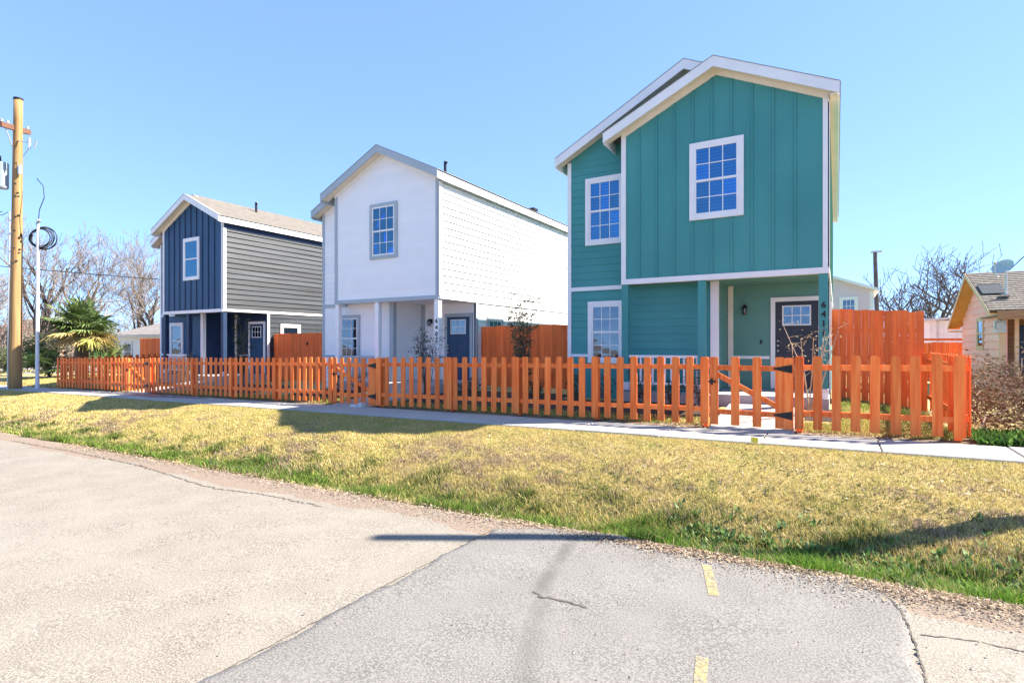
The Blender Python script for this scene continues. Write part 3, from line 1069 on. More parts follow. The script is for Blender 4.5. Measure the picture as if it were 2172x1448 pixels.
    def soffit(x0, x1, zf, y0, y1):
        MB().hexa([(x0, y0, zf(x0) + .005), (x1, y0, zf(x1) + .005), (x1, y1, zf(x1) + .005), (x0, y1, zf(x0) + .005),
                   (x0, y0, zf(x0) + .03), (x1, y0, zf(x1) + .03), (x1, y1, zf(x1) + .03), (x0, y1, zf(x0) + .03)]).build('soffit', st['soffit'], root)
    soffit(BR, eo - .03, z_block, -.27, -.0)
    soffit(-4.57, BR, z_block, -.27, -.0)
    soffit(XW - .22, XRIDGE, z_body, .21, .5)
    soffit(XRIDGE, BR, z_body, .21, .5)
    MB().box(eo - .03, eo, -.27, yb, ZE - S * eo - .06, ZE - S * eo + .16).build('eave_fascia', st['fascia2'], root)
    MB().box(st['lip'] + .008, eo - .03, -.27, yb, ZE - .12, ZE - .095).build('soffit', st['soffit2'], root)
    MB().hexa([(-4.6, -.27, z_block(-4.6) - .07), (-4.57, -.27, z_block(-4.6) - .07), (-4.57, .5, z_block(-4.6) - .07), (-4.6, .5, z_block(-4.6) - .07),
               (-4.6, -.27, z_block(-4.6) + .16), (-4.57, -.27, z_block(-4.6) + .16), (-4.57, .5, z_block(-4.6) + .16), (-4.6, .5, z_block(-4.6) + .16)]).build('eave_fascia', st['fascia'], root)
    MB().box(XW - .25, XW - .22, .23, yb, z_body(XW - .25) - .07, z_body(XW - .25) + .16).build('eave_fascia', st['fascia'], root)
    return root


BASE = dict(trim=WHITE, trim2=WHITE, trim3=CREAM, casing=WHITE, soffit=CREAM, soffit2=CREAM, ceil=CREAM, fascia=WHITE, fascia2=WHITE, corner=WHITE,
            cream=True, grid=True, roof=SHINGLE, battens=True, bw=.019, number=None, sidetrim=WHITE, plan=(-5.40, -2.39, 7.133, .50), wing_window=False, lw=(-4.62, -3.62), lip=.042, fh=.16)
house('teal_house', 'teal two-storey house with white trim and number 6411 on its porch post', -.15, .38,
      dict(BASE, plan=(-5.85, -2.85, 7.351, .53), wing_window=True, lw=(-5.30, -4.34), lip=.026, front=TEAL, batten=TEAL, lap=TEAL, side=TEAL, side2=TEAL, porch=TEAL_BOUNCE, post=TEAL, door=DOORM, number='6411', ceil=TEAL_BOUNCE, frieze=WHITE, sidecorner=WHITE))
house('white_house', 'white two-storey house with pale grey trim and number 6407 on its porch post', -9.87, .27,
      dict(BASE, lip=.05, front=HWHITE, batten=HWHITE, lap=HWHITE, side=HWHITE, side2=HWHITE, porch=HWHITE, post=HWHITE, door=DOORB, number='6407', ceil=HWHITE,
           trim=HGREY, trim2=HGREY, trim3=HGREY, casing=HGREY, soffit=CREAM, fascia=HGREY, frieze=HGREY, sidecorner=HGREY, battens=False, cream=False,
           fascia2=HWHITE, sidetrim=HWHITE, corner=HWHITE))
house('navy_house', 'navy blue two-storey house with slate grey side siding and tan shingle roof', -20.26, .22,
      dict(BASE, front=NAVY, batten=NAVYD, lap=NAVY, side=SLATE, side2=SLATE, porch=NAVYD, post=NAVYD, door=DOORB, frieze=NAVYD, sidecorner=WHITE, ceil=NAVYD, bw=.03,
           grid=False, number=None, fh=.34))

# ------------------------------------------------------------------ picket fences
YFN = 10.36
PW, PT, PITCH = .132, .018, .262
TOPH = 1.27


def picket_mesh(h, w=PW, m=WOOD, name='picket', ear=.022):
    hw = w / 2
    prof = [(-hw, 0), (hw, 0), (hw, h - ear), (hw - ear, h), (-hw + ear, h), (-hw, h - ear)]
    return MB().prism([(x, -PT / 2, z) for x, z in prof], (0, PT, 0)).mesh(name, m)


PICK = picket_mesh(1.205)
POSTM = MB().box(-.045, .045, -.045, .045, 0, 1.24).mesh('post', WOOD)


def fz(x):
    return 0.0135 * (x - 1.6)


def picket_run(name, label, x0, x1, posts, skip=()):
    root = thing(name, label, 'fence', ((x0 + x1) / 2, YFN, fz((x0 + x1) / 2)))
    cx_, cz_ = root.location.x, root.location.z
    n = max(1, int(round((x1 - x0 - PW) / PITCH)))
    for k in range(n + 1):
        x = x0 + PW / 2 + (x1 - x0 - PW) * k / n
        o = link('picket', PICK, root, (x - cx_ + rng.uniform(-.006, .006), -.052, fz(x) - cz_ + .055 + rng.uniform(-.008, .008)))
        o.rotation_euler = (rng.uniform(-.006, .006), rng.uniform(-.009, .009), 0)
    for x in posts:
        link('post', POSTM, root, (x - cx_, .07, fz(x) - cz_))
        o = link('picket', PICK, root, (x - cx_ + .0, -.068, fz(x) - cz_ + .052))
    for hz in (.27, 1.03):
        MB().hexa([(x0 - cx_, -.042, fz(x0) - cz_ + hz), (x1 - cx_, -.042, fz(x1) - cz_ + hz), (x1 - cx_, .0, fz(x1) - cz_ + hz), (x0 - cx_, .0, fz(x0) - cz_ + hz),
                   (x0 - cx_, -.042, fz(x0) - cz_ + hz + .088), (x1 - cx_, -.042, fz(x1) - cz_ + hz + .088), (x1 - cx_, .0, fz(x1) - cz_ + hz + .088), (x0 - cx_, .0, fz(x0) - cz_ + hz + .088)]).build('rail', WOOD, root)
    return root


def picket_gate(label, x0, x1):
    """hinges on the right post, latch on the left"""
    root = thing('picket_gate', label, 'gate', (x0, YFN, fz(x0)), 0, 'picket gates in the front fence')
    w = x1 - x0
    wide = .16
    mesh_w = picket_mesh(1.20, .138)
    xs_ = [.075, .34, .60, .86]
    nm_ = 3 if w < 1.4 else 5
    xs_ = [.075 + (w - .285) * k / nm_ for k in range(nm_)] + [w - .21, w - .07]
    for x in xs_:
        link('picket', mesh_w, root, (x, -.052, fz(x0) * 0 + .055 + rng.uniform(-.006, .006)))
    for hz in (.24, 1.02):
        MB().box(.01, w - .01, -.042, -.004, hz, hz + .088).build('rail', WOOD, root)
    # diagonal brace
    MB().hexa([(.05, -.040, .93), (.05, -.040, 1.03), (.05, -.006, 1.03), (.05, -.006, .93), (w - .12, -.040, .30), (w - .12, -.040, .40), (w - .12, -.006, .40), (w - .12, -.006, .30)]).build('brace', WOOD, root)
    for hz in (.285, 1.065):
        MB().prism([(w - .30, -.072, hz - .012), (w - .30, -.072, hz + .012), (w - .08, -.072, hz + .06), (w - .03, -.072, hz + .065), (w - .03, -.072, hz - .065), (w - .08, -.072, hz - .06)], (0, .008, 0)).tube([(w - .03, -.07, hz - .07), (w - .03, -.07, hz + .07)], .010, 8).build('hinge', BLACK, root)
    MB().box(-.02, .10, -.078, -.066, .80, .83).box(.02, .055, -.085, -.066, .76, .87).tube([(.10, -.09, .815), (.10, -.066, .815)], .012, 8).build('latch', BLACK, root)
    return root


TG0, TG1 = -1.98, -.62
WG0, WG1 = -11.66, -10.05
BG0, BG1 = -22.55, -21.0
picket_run('picket_fence', 'short orange picket run between the near gate and the right corner', TG1 + .02, 1.63, [TG1 + .08, 1.55])
picket_gate('orange picket gate on the walk to the teal house', TG0 + .02, TG1)
picket_run('picket_fence', 'orange picket run from the teal house gate to the white house gate', WG1 + .02, TG0, [WG1 + .08, -7.75, -5.95, -4.15, TG0 - .07])
picket_gate('orange picket gate in front of the white house', WG0 + .02, WG1)
picket_run('picket_fence', 'orange picket run from the white house gate to the navy house gate', BG1 + .02, WG0, [BG1 + .08, -18.3, -16.2, -14.1, WG0 - .07])
picket_gate('orange picket gate in front of the navy house', BG0 + .02, BG1)
picket_run('picket_fence', 'leftmost orange picket run ending near the utility pole', -28.3, BG0, [-28.22, -26.3, -24.4, BG0 - .07])


def side_pickets(label, x, y0, y1, zfun, face):
    root = thing('picket_fence', label, 'fence', (x, y0, zfun(y0)))
    n = int((y1 - y0) / PITCH)
    z0 = root.location.z
    for k in range(n + 1):
        y = y0 + .12 + (y1 - y0 - .2) * k / n
        o = link('picket', PICK, root, (face * .052, y - y0, zfun(y) - z0 + .055 + rng.uniform(-.008, .008)))
        o.rotation_euler = (0, 0, R(90))
    for y in np.linspace(y0 + .9, y1 - .05, 3):
        link('post', POSTM, root, (-face * .05, y - y0, zfun(y) - z0))
    for hz in (.27, 1.03):
        MB().hexa([(0, .05, hz), (.04, .05, hz), (.04, y1 - y0, zfun(y1) - z0 + hz), (0, y1 - y0, zfun(y1) - z0 + hz), (0, .05, hz + .088), (.04, .05, hz + .088), (.04, y1 - y0, zfun(y1) - z0 + hz + .088), (0, y1 - y0, zfun(y1) - z0 + hz + .088)]).build('rail', WOOD, root)


side_pickets('orange picket side fence along the brush beside the peach cottage', 1.66, 10.46, 14.6, lambda y: fz(1.66) + .0 * y, 1)
side_pickets('orange picket side fence at the far left lot line', -28.33, 10.46, 14.8, lambda y: fz(-28.3) + .03 * (y - 10.4), -1)


def privacy(label, x0, x1, y, zb0, zb1, zt0, zt1, gate=None):
    root = thing('privacy_fence', label, 'fence', ((x0 + x1) / 2, y, (zb0 + zb1) / 2))
    cx_, cz_ = root.location.x, root.location.z
    n = max(1, int(round((x1 - x0) / .142)))
    share = {}
    for k in range(n):
        t = (k + .5) / n
        zb, zt = zb0 + (zb1 - zb0) * t, zt0 + (zt1 - zt0) * t
        h = round(zt - zb + rng.uniform(-.014, .014), 2)
        if h not in share:
            share[h] = picket_mesh(h, .139, WOOD2, 'fence_board', .014)
        o = link('fence_board', share[h], root, (x0 + (x1 - x0) * t - cx_, -.0 + rng.uniform(-.003, .003), zb - cz_))
    for hz in (.25, 1.0, 1.6):
        MB().box(x0 - cx_, x1 - cx_, .012, .05, hz + .03, hz + .12).build('rail', WOOD2, root)
    for x in (x0 + .06, (x0 + x1) / 2, x1 - .06):
        MB().box(x - .045 - cx_, x + .045 - cx_, .052, .14, -.1, (zt0 + zt1) / 2 - cz_ - .12).build('post', WOOD2, root)
    if gate:
        gx_, gz_ = gate
        MB().box(gx_ - .05 - cx_, gx_ + .07 - cx_, -.03, -.012, gz_ - cz_, gz_ + .035 - cz_).box(gx_ - .012 - cx_, gx_ + .02 - cx_, -.035, -.012, gz_ - .06 - cz_, gz_ + .08 - cz_).build('latch', BLACK, root)
    return root


privacy('tall orange board fence between the teal house and the peach cottage', -.10, 1.62, 14.72, .14, -.02, 2.25, 2.13)
privacy('tall orange board fence between the white house and the teal house', -9.84, -6.05, 14.78, .10, .12, 2.0, 2.02, (-6.75, 1.55))
privacy('tall orange board fence between the navy house and the white house', -20.22, -15.75, 14.78, -.04, .0, 1.86, 1.9, (-18.15, 1.45))
privacy('tall reddish board fence left of the navy house', -31.2, -26.15, 14.9, -.2, -.15, 1.72, 1.74)
privacy('distant orange board fence behind the peach cottage side yard', 1.9, 8.5, 28.0, -.05, -.05, 1.5, 1.52)
bx_ = MB().box(-.10, .10, -.05, .05, 0, .07).box(-.06, .08, -.06, .06, .07, .10)
tag(bx_.build('junction_box', BLACK, None, loc=(-6.55, 14.80, 2.035)), 'small dark box on top of the fence by the teal house', 'box')
sx_, sy_ = -0.02, 0

# ------------------------------------------------------------------ walks, beds, pavers
def sheet(name, pts, m, lift, parent=None, th=.08):
    mb = MB()
    mb.prism([(x, y, gz(x, y) + lift - th) for x, y in pts], (0, 0, th))
    return mb.build(name, m, parent)


tag(MB().hexa([(-1.95, 10.15, -.16), (-.62, 10.15, -.14), (-.62, 12.5, .05), (-1.95, 12.5, .05), (-1.95, 10.15, -.030), (-.62, 10.15, -.014), (-.62, 12.48, .21), (-1.95, 12.48, .19)]).build('front_walk', CONC), kind='structure')
tag(MB().hexa([(-11.55, 10.15, -.3), (-10.2, 10.15, -.28), (-10.2, 12.5, -.1), (-11.55, 12.5, -.1), (-11.55, 10.15, -.165), (-10.2, 10.15, -.145), (-10.2, 12.48, .10), (-11.55, 12.48, .08)]).build('front_walk', CONC), kind='structure')
tag(MB().hexa([(-22.4, 10.15, -.5), (-21.0, 10.15, -.48), (-20.5, 12.5, -.2), (-21.9, 12.5, -.2), (-22.4, 10.15, -.312), (-21.0, 10.15, -.292), (-20.5, 12.48, .02), (-21.9, 12.48, .0)]).build('front_walk', CONC), kind='structure')
# a paint spill and small loose things on the pavement
sp = MB()
r_ = random.Random(5)
for (cx_, cy_, rx, ry) in ((-20.4, 9.90, 1.1, .24), (-19.2, 9.70, 1.1, .17), (-17.9, 9.88, .9, .12)):
    i0 = len(sp.v)
    n = 28
    for k in range(n):
        t = 2 * math.pi * k / n
        q = 1 + .25 * math.sin(3 * t + cx_) + .12 * r_.random()
        x, y = cx_ + rx * q * math.cos(t), min(10.13, cy_ + ry * q * math.sin(t))
        sp.v.append((x, y, fz(x) + .011 + .001 * (cx_ + 18)))
    sp.f.append(tuple(range(i0, i0 + n)))
tag(sp.build('paint_spill', TEALSPILL), 'dark teal paint spill on the pavement in front of the navy house', 'spill')
mb = MB().box(-.14, .10, -.09, .09, 0, .055)
mb.box(.12, .24, -.07, .07, 0, .11)
tag(mb.build('paver', PAPER, None, loc=(-10.55, 10.10, fz(-10.5) + .005)), 'pale loose pavers lying before the white house gate', 'paver')
mb = MB()
mb.tube([(-.12, 0, .02), (.0, .02, .09), (.14, 0, .03)], [.05, .085, .04], 8).ball((.05, .05, .06), (.10, .08, .06)).box(-.16, -.02, -.06, .06, 0, .05)
tag(mb.build('plastic_scrap', PLASTIC, None, loc=(-9.4, 5.58, gz(-9.4, 5.58) + .01)), 'crumpled black plastic scrap at the grassy road edge', 'litter')
mb = MB().box(-.004, .004, -.004, .004, 0, .09).prism([(-.05, 0, .05), (.05, .0, .045), (.055, 0, .12), (-.045, 0, .125)], (0, .003, 0))
tag(mb.build('marker_flag', SIGNALY, None, loc=(-1.06, 8.93, gz(-1.06, 8.93))), 'small yellow marker flag at the pavement edge', 'flag')

# ------------------------------------------------------------------ peach cottage
cot = thing('peach_cottage', 'peach clapboard cottage with grey shingle roof and orange soffit', 'house', (4.06, 20.8, -.05))
GL, RY = 5.5, 2.7           # gable length, ridge y (local)
ZRG = 3.70                  # wall peak


def zc(y):
    return ZRG - (.42 * (RY - y) if y < RY else .50 * (y - RY))


w = MB().prism([(0, 0, -.1), (0, GL, -.1), (0, GL, zc(GL)), (0, RY, ZRG), (0, 0, zc(0))], (.15, 0, 0))
gw = w.build('gable_wall', PEACH, cot)
z = 0.0
while z < 3.6:
    ok = [u for u in np.linspace(0.02, GL - .02, 160) if zc(u) > z + .12]
    if len(ok) < 5:
        break
    a, b = min(ok), max(ok)
    segs = [(a, b)]
    if 1.35 < z + .1 < 2.3:
        segs = [(a, 1.9), (2.95, b)]
    for s0, s1 in segs:
        MB().hexa([(0, s0, z), (0, s1, z), (-.038, s1, z), (-.038, s0, z), (0, s0, z + .235), (0, s1, z + .235), (-.004, s1, z + .235), (-.004, s0, z + .235)]).build('siding_board', PEACH, gw)
    z += .225
sash_window(cot, 'y', 0.0, -1, 1.95, 2.9, 1.3, 2.36, TANW, cw=.09, grid=False, glass=GLASSC, frame_m=TANW)
MB().box(-.03, .12, -.03, .09, -.1, zc(0) - .02).build('corner_board', TANW, cot)
# rest of the walls
MB().box(.15, 8, GL - .15, GL, -.1, zc(GL)).build('rear_wall', PEACH, cot)
MB().box(.15, 8, 1.6, 1.75, -.1, 3.0).build('porch_wall', BROWNW, cot)
MB().box(0.7, 1.7, 1.54, 1.6, 0, 2.05).build('door', DBLUE, cot)
for x0, m_ in ((.30, TANW), (.78, METALW)):
    MB().box(x0, x0 + .09, -.06, .03, -.1, 2.4).build('porch_post', m_, cot)
# roof courses
def course_roof(parent, y_a, z_a, y_b, z_b, x0, x1, n, nm):
    r = MB()
    for k in range(n):
        t0, t1 = k / n, (k + 1.15) / n
        ya, za = y_a + (y_b - y_a) * t0, z_a + (z_b - z_a) * t0
        yb_, zb_ = y_a + (y_b - y_a) * min(1, t1), z_a + (z_b - z_a) * min(1, t1)
        r.hexa([(x0, ya, za), (x1, ya, za), (x1, yb_, zb_), (x0, yb_, zb_), (x0, ya, za + .045), (x1, ya, za + .045), (x1, yb_, zb_ + .02), (x0, yb_, zb_ + .02)])
    return r.build(nm, OLDSHING, parent)


rf = course_roof(cot, -.65, zc(-.65) + .12, RY, ZRG + .12, -.36, 8.4, 20, 'roof')
course_roof(rf, GL + .55, zc(GL + .55) + .12, RY, ZRG + .12, -.36, 8.4, 20, 'rear_slope')
for (ya, yb_) in ((-.65, RY), (RY, GL + .55)):
    MB().hexa([(-.36, ya, zc(ya) + .03), (0, ya, zc(ya) + .03), (0, yb_, zc(yb_) + .03), (-.36, yb_, zc(yb_) + .03), (-.36, ya, zc(ya) + .06), (0, ya, zc(ya) + .06), (0, yb_, zc(yb_) + .06), (-.36, yb_, zc(yb_) + .06)]).build('soffit', SHEATH, cot)
    MB().hexa([(-.385, ya, zc(ya) - .0), (-.36, ya, zc(ya) - .0), (-.36, yb_, zc(yb_) - .0), (-.385, yb_, zc(yb_) - .0), (-.385, ya, zc(ya) + .14), (-.36, ya, zc(ya) + .14), (-.36, yb_, zc(yb_) + .14), (-.385, yb_, zc(yb_) + .14)]).build('rake_board', TANW, cot)
MB().box(-.37, 0, GL, GL + .56, zc(GL + .55) - .08, zc(GL + .55) - .04).build('soffit', SHEATH, cot)
MB().box(-.2, 8.4, -.70, -.64, zc(-.65) - .12, zc(-.65) + .13).build('porch_beam', BROWNW, cot)
MB().box(-.18, 8.4, -.64, 1.6, zc(-.65) - .02, zc(-.65) + .02).build('porch_ceiling', BROWNW, cot)
MB().hexa([(-.3, .55, zc(.55) + .18), (.25, .55, zc(.55) + .18), (.25, 1.35, zc(1.35) + .18), (-.3, 1.35, zc(1.35) + .18), (-.3, .55, zc(.55) + .20), (.25, .55, zc(.55) + .20), (.25, 1.35, zc(1.35) + .20), (-.3, 1.35, zc(1.35) + .20)]).build('roof_hole_plate', ROOF_HOLE, rf)  # thin dark plate on the shingles in place of an open hole
# electric meter with conduits on the near corner
mt = MB().box(-.16, .10, -.15, -.03, 1.82, 2.16).tube([(-.03, -.15, 2.0), (-.03, -.23, 2.0)], .11, 14).tube([(-.08, -.09, 2.16), (-.08, -.09, 2.42)], .02, 8).tube([(.04, -.09, 2.16), (.04, -.09, 2.42)], .02, 8)
mt.build('electric_meter', GALV, cot)
ds = thing('satellite_dish', 'grey satellite dish on a mast on the cottage roof', 'dish', (4.24, 21.1, 2.86))
MB().tube([(0, 0, 0), (0, 0, .68)], .028, 8).box(-.12, .12, -.12, .12, .0, .03).build('mast', GALV, ds)
dd = MB()
nr, na = 6, 20
axis = Vector((-.55, -.62, .56)).normalized()
ua = axis.cross(Vector((0, 0, 1))).normalized()
va = axis.cross(ua)
c0 = Vector((-.08, -.10, .80))
for k in range(nr + 1):
    rr = .25 * k / nr
    for j in range(na):
        t = 2 * math.pi * j / na
        dd.v.append(tuple(c0 + ua * rr * math.cos(t) * 1.12 + va * rr * math.sin(t) + axis * (rr * rr * .75)))
for k in range(nr):
    for j in range(na):
        a, b = k * na + j, k * na + (j + 1) % na
        dd.f.append((a, b, b + na, a + na))
dd.build('reflector', GALV, ds, smooth=True)
arm_end = c0 + axis * .36 + va * .12
MB().tube([c0 + va * .34, c0 + va * .40 + axis * .12, arm_end], .014, 6).ball(tuple(arm_end), .045).build('feed_arm', GALV, ds)


def sag(a, b, s, n=24):
    a, b = Vector(a), Vector(b)
    return [a.lerp(b, k / n) - Vector((0, 0, s * 4 * (k / n) * (1 - k / n))) for k in range(n + 1)]


tag(MB().tube(sag((4.35, 21.3, 3.6), (7.0, 16.5, 8.2), .25), .014, 5).build('service_cable', CABLE), 'service cable rising to the right from the cottage roof', 'cable')
lean = MB()
lean.tube([(3.95, 8.55, gz(3.95, 8.55) - .3), (3.9, 8.72, 2.2), (3.82, 8.98, 5.2), (3.72, 9.22, 7.95)], [.135, .125, .11, .095], 14)
tag(lean.build('wooden_pole', POLEW), 'wooden pole on the verge right of the frame, its shadow crossing the road', 'pole')

# ------------------------------------------------------------------ buildings behind
gh = thing('grey_house', 'light grey gabled house behind the tall fence', 'house', (1.35, 28.5, 0))
ghw = MB().prism([(-6.4, 0, -.3), (0, 0, -.3), (0, 0, 3.78), (-3.2, 0, 4.98), (-6.4, 0, 3.78)], (0, 8, 0)).build('wall', LGREY, gh)
z = 0.2
while z < 4.8:
    b = 0 if z < 3.7 else -(z - 3.7) / .375
    if b < -3:
        break
    MB().hexa([(-3.2, 0, z), (b, 0, z), (b, -.02, z), (-3.2, -.02, z), (-3.2, 0, z + .21), (b, 0, z + .21), (b, -.004, z + .21), (-3.2, -.004, z + .21)]).build('siding_board', LGREY, ghw)
    z += .2
gr = MB()
for sx in (-1, 1):
    xe = -3.2 + sx * 3.42
    gr.hexa([(-3.2, -.3, 5.0), (xe, -.3, 3.70), (xe, 8.3, 3.70), (-3.2, 8.3, 5.0), (-3.2, -.3, 5.12), (xe, -.3, 3.82), (xe, 8.3, 3.82), (-3.2, 8.3, 5.12)])
gr.build('roof', WHITE, gh)
MB().box(-.12, .03, -.03, 0, -.2, 3.76).build('corner_board', WHITE, gh)
sash_window(gh, 'x', 0.0, -1, -1.25, -.55, 2.1, 3.52, WHITE, cw=.09, glass=GLASSC)
MB().tube([(-1.95, -.02, 4.0), (-1.95, -.18, 4.02), (-1.95, -.2, 3.86)], .05, 8).build('wall_lamp', BLACK, gh)

sh = thing('white_shed', 'white metal shed with a low roof behind the distant fence', 'shed', (3.7, 34, 0))
MB().box(0, 6, 0, 6, -.2, 2.6).build('wall', METALW, sh)
for k in range(12):
    MB().box(.25 + k * .5, .29 + k * .5, -.03, 0, -.2, 2.5).build('wall_rib', METALW, sh)
MB().hexa([(-.25, -.3, 2.55), (6.2, -.3, 3.0), (6.2, 6.2, 3.0), (-.25, 6.2, 2.55), (-.25, -.3, 2.66), (6.2, -.3, 3.11), (6.2, 6.2, 3.11), (-.25, 6.2, 2.66)]).build('roof', GALV, sh)
MB().box(.52, .60, -.05, 0, -.2, 2.6).build('drain_pipe', GALV, sh)

far = thing('ranch_house', 'low house with grey hip roof behind the palm', 'house', (-41.6, 18.6, -.4))
MB().box(0, 10.5, 0, 8, -.2, 2.35).build('wall', WHITE, far)
MB().prism([(-.5, -.5, 2.3), (11, -.5, 2.3), (11, 8.5, 2.3), (-.5, 8.5, 2.3)], (0, 0, .14)).build('eave_board', METALW, far)
hp = MB()
hp.v += [(-.6, -.6, 2.44), (11.1, -.6, 2.44), (11.1, 8.6, 2.44), (-.6, 8.6, 2.44), (4.4, 4, 4.15), (6.2, 4, 4.15)]
hp.f += [(0, 1, 5, 4), (1, 2, 5), (2, 3, 4, 5), (3, 0, 4), (3, 2, 1, 0)]
hp.build('roof', GROOF, far)
sash_window(far, 'x', 0.0, -1, .6, 1.7, .7, 2.0, METALW, grid=False, glass=GLASSC)

far2 = thing('distant_house', 'distant brick-red roofed bungalow behind the bare trees at far left', 'house', (-92, 24, -.5))
MB().box(0, 14, 0, 9, -.2, 2.7).build('wall', TANW, far2)
hp = MB()
hp.v += [(-.6, -.6, 2.7), (14.6, -.6, 2.7), (14.6, 9.6, 2.7), (-.6, 9.6, 2.7), (4, 4.5, 5.0), (10, 4.5, 5.0)]
hp.f += [(0, 1, 5, 4), (1, 2, 5), (2, 3, 4, 5), (3, 0, 4), (3, 2, 1, 0)]
hp.build('roof', CROSSW, far2)
for k in range(3):
    sash_window(far2, 'x', 0.0, -1, 1.5 + k * 4, 2.7 + k * 4, .9, 2.2, WHITE, grid=False, glass=GLASSC)

# ------------------------------------------------------------------ utility poles
up = thing('utility_pole', 'tall wooden utility pole with transformer and crossarm at far left', 'utility pole', (-29.5, 9.3, gz(-29.5, 9.3)))
H_ = 12.1
pm = MB()
n = 14
pm.tube([(0.10 * k / n * 1.6, 0.05 * k / n, -.3 + (H_ + .3) * k / n) for k in range(n + 1)], [.225 - .075 * k / n for k in range(n + 1)], 18)
pm.build('pole_shaft', POLEW, up, smooth=True)
sb = MB()
for k in range(16):
    zz = rng.uniform(5.0, 8.6)
    t_ = rng.uniform(-1.1, .5)
    rr = .225 - .075 * zz / H_ + .004
    cx0, cy0 = .16 * zz / H_, .05 * zz / H_
    px_, py_ = cx0 + rr * math.cos(t_), cy0 + rr * math.sin(t_)
    sb.box(px_ - .03, px_ + .03, py_ - .03, py_ + .03, zz, zz + rng.uniform(.02, .08))
tag(sb.build('staples', BLACK, up), kind='stuff')
MB().tube([(.16, .05, H_ - .02), (.16, .05, H_ + .05)], .165, 16).build('pole_cap', BLACK, up)
MB().hexa([(.66, -.78, 10.62), (.78, -.66, 10.62), (-.62, .74, 11.0), (-.74, .62, 11.0), (.66, -.78, 10.82), (.78, -.66, 10.82), (-.62, .74, 11.2), (-.74, .62, 11.2)]).build('crossarm', CROSSW, up)
MB().tube([(.42, -.45, 10.72), (.12, -.12, 10.1)], .025, 6).build('arm_brace', GALV, up)
for t in (-.9, -.5, .9):
    ins = MB()
    x, y, z = -.68 * t, .68 * t, 10.93 + .19 * t
    ins.tube([(x, y, z + .06), (x, y, z + .10), (x, y, z + .11), (x, y, z + .16), (x, y, z + .17), (x, y, z + .22)], [.055, .035, .055, .035, .055, .03], 8)
    ins.build('insulator', GALV, up)
tr = MB()
tr.tube([(-.22, -.36, 8.35), (-.22, -.36, 8.40), (-.22, -.36, 9.35), (-.22, -.36, 9.42)], [.20, .225, .225, .21], 18)
tf = tr.build('transformer', TRANSF, up, smooth=False)
MB().tube([(-.26, -.40, 9.42), (-.26, -.40, 9.70)], [.05, .03], 8).build('bushing', BLACK, tf)
MB().tube(sag((-.26, -.40, 9.6), (-.5, -.95, 8.7), .25, 12), .014, 5).tube([(-.28, -.42, 8.35), (-.32, -.55, 7.3), (-.22, -.36, 7.25), (-.1, -.2, 7.4)], .014, 5).build('transformer_lead', CABLE, tf)
br = MB().tube([(.30, .0, 10.35), (.80, .2, 10.22)], .022, 6)
br.tube([(.80, .2, 10.0), (.80, .2, 10.42)], .05, 10)
br.tube([(.95, .3, 10.05), (1.05, .36, 10.3)], .03, 6)
br.build('fuse_bracket', GALV, up)
MB().tube([(.78, .2, 10.0), (.5, .1, 9.7), (.38, .05, 9.3)], .014, 5).tube([(.40, .02, 8.95), (.40, .02, 9.3)], .07, 10).build('arrester', GALV, up)
MB().tube([(-.02, -.236, 0), (.05, -.215, 5.0), (.09, -.20, 7.4)], .028, 6).build('ground_conduit', GALV, up)

cp = thing('conduit_riser', 'slim white metal riser with a coil of black cable beside the utility pole', 'conduit', (-28.8, 9.8, gz(-28.8, 9.8)))
MB().tube([(0, 0, -.1), (0, 0, 2.0), (0.03, .01, 6.9)], [.075, .065, .05], 12).build('riser_pipe', METALW, cp)
MB().tube([(0.03, 0, 6.85), (0.03, 0, 7.0), (.10, 0, 7.10), (.17, 0, 7.02)], [.06, .07, .07, .06], 10).build('weather_head', GALV, cp)
cl = MB()
r_ = random.Random(2)
for k in range(7):
    rr = .40 + .05 * r_.random() + .02 * k
    cxx, czz = .02 + .05 * r_.random(), 6.35 + .06 * r_.random()
    cl.tube([(cxx + rr * math.cos(t) * .86, .05 + .03 * k + rr * math.cos(t) * .5, czz + rr * .85 * math.sin(t)) for t in np.linspace(0, 2 * math.pi, 26)], .017, 5, cap=False)
cl.build('cable_coil', CABLE, cp)
MB().tube([(.12, 0, 7.05), (.20, .0, 7.5), (.38, .1, 8.0), (.30, .1, 8.5), (-.05, .0, 8.85)], .017, 5).build('drip_loop', CABLE, cp)
tag(MB().tube(sag((-36.5, 6.0, 5.4), (-29.65, 24.6, 5.05), .15), .022, 5).build('overhead_wire', CABLE), 'black overhead wire crossing before the bare trees at left', 'wire')
tag(MB().tube(sag((-30.2, 9.1, 7.0), (-60, -4, 9.0), .5), .018, 5).build('overhead_wire', CABLE), 'thin overhead wire leaving the utility pole to the left', 'wire')

bp = thing('utility_pole', 'dark utility pole rising behind the light grey house', 'utility pole', (2.3, 45, 0))
MB().tube([(.25, 0, -.3), (.05, 0, 4), (-.05, 0, 7.7)], [.17, .15, .12], 10).build('pole_shaft', mat('dark_pole', (.06, .055, .06), (.09, .085, .085)), bp)
MB().box(-.3, .35, -.06, .06, 7.66, 7.8).build('pole_cap', GALV, bp)

# ------------------------------------------------------------------ vegetation


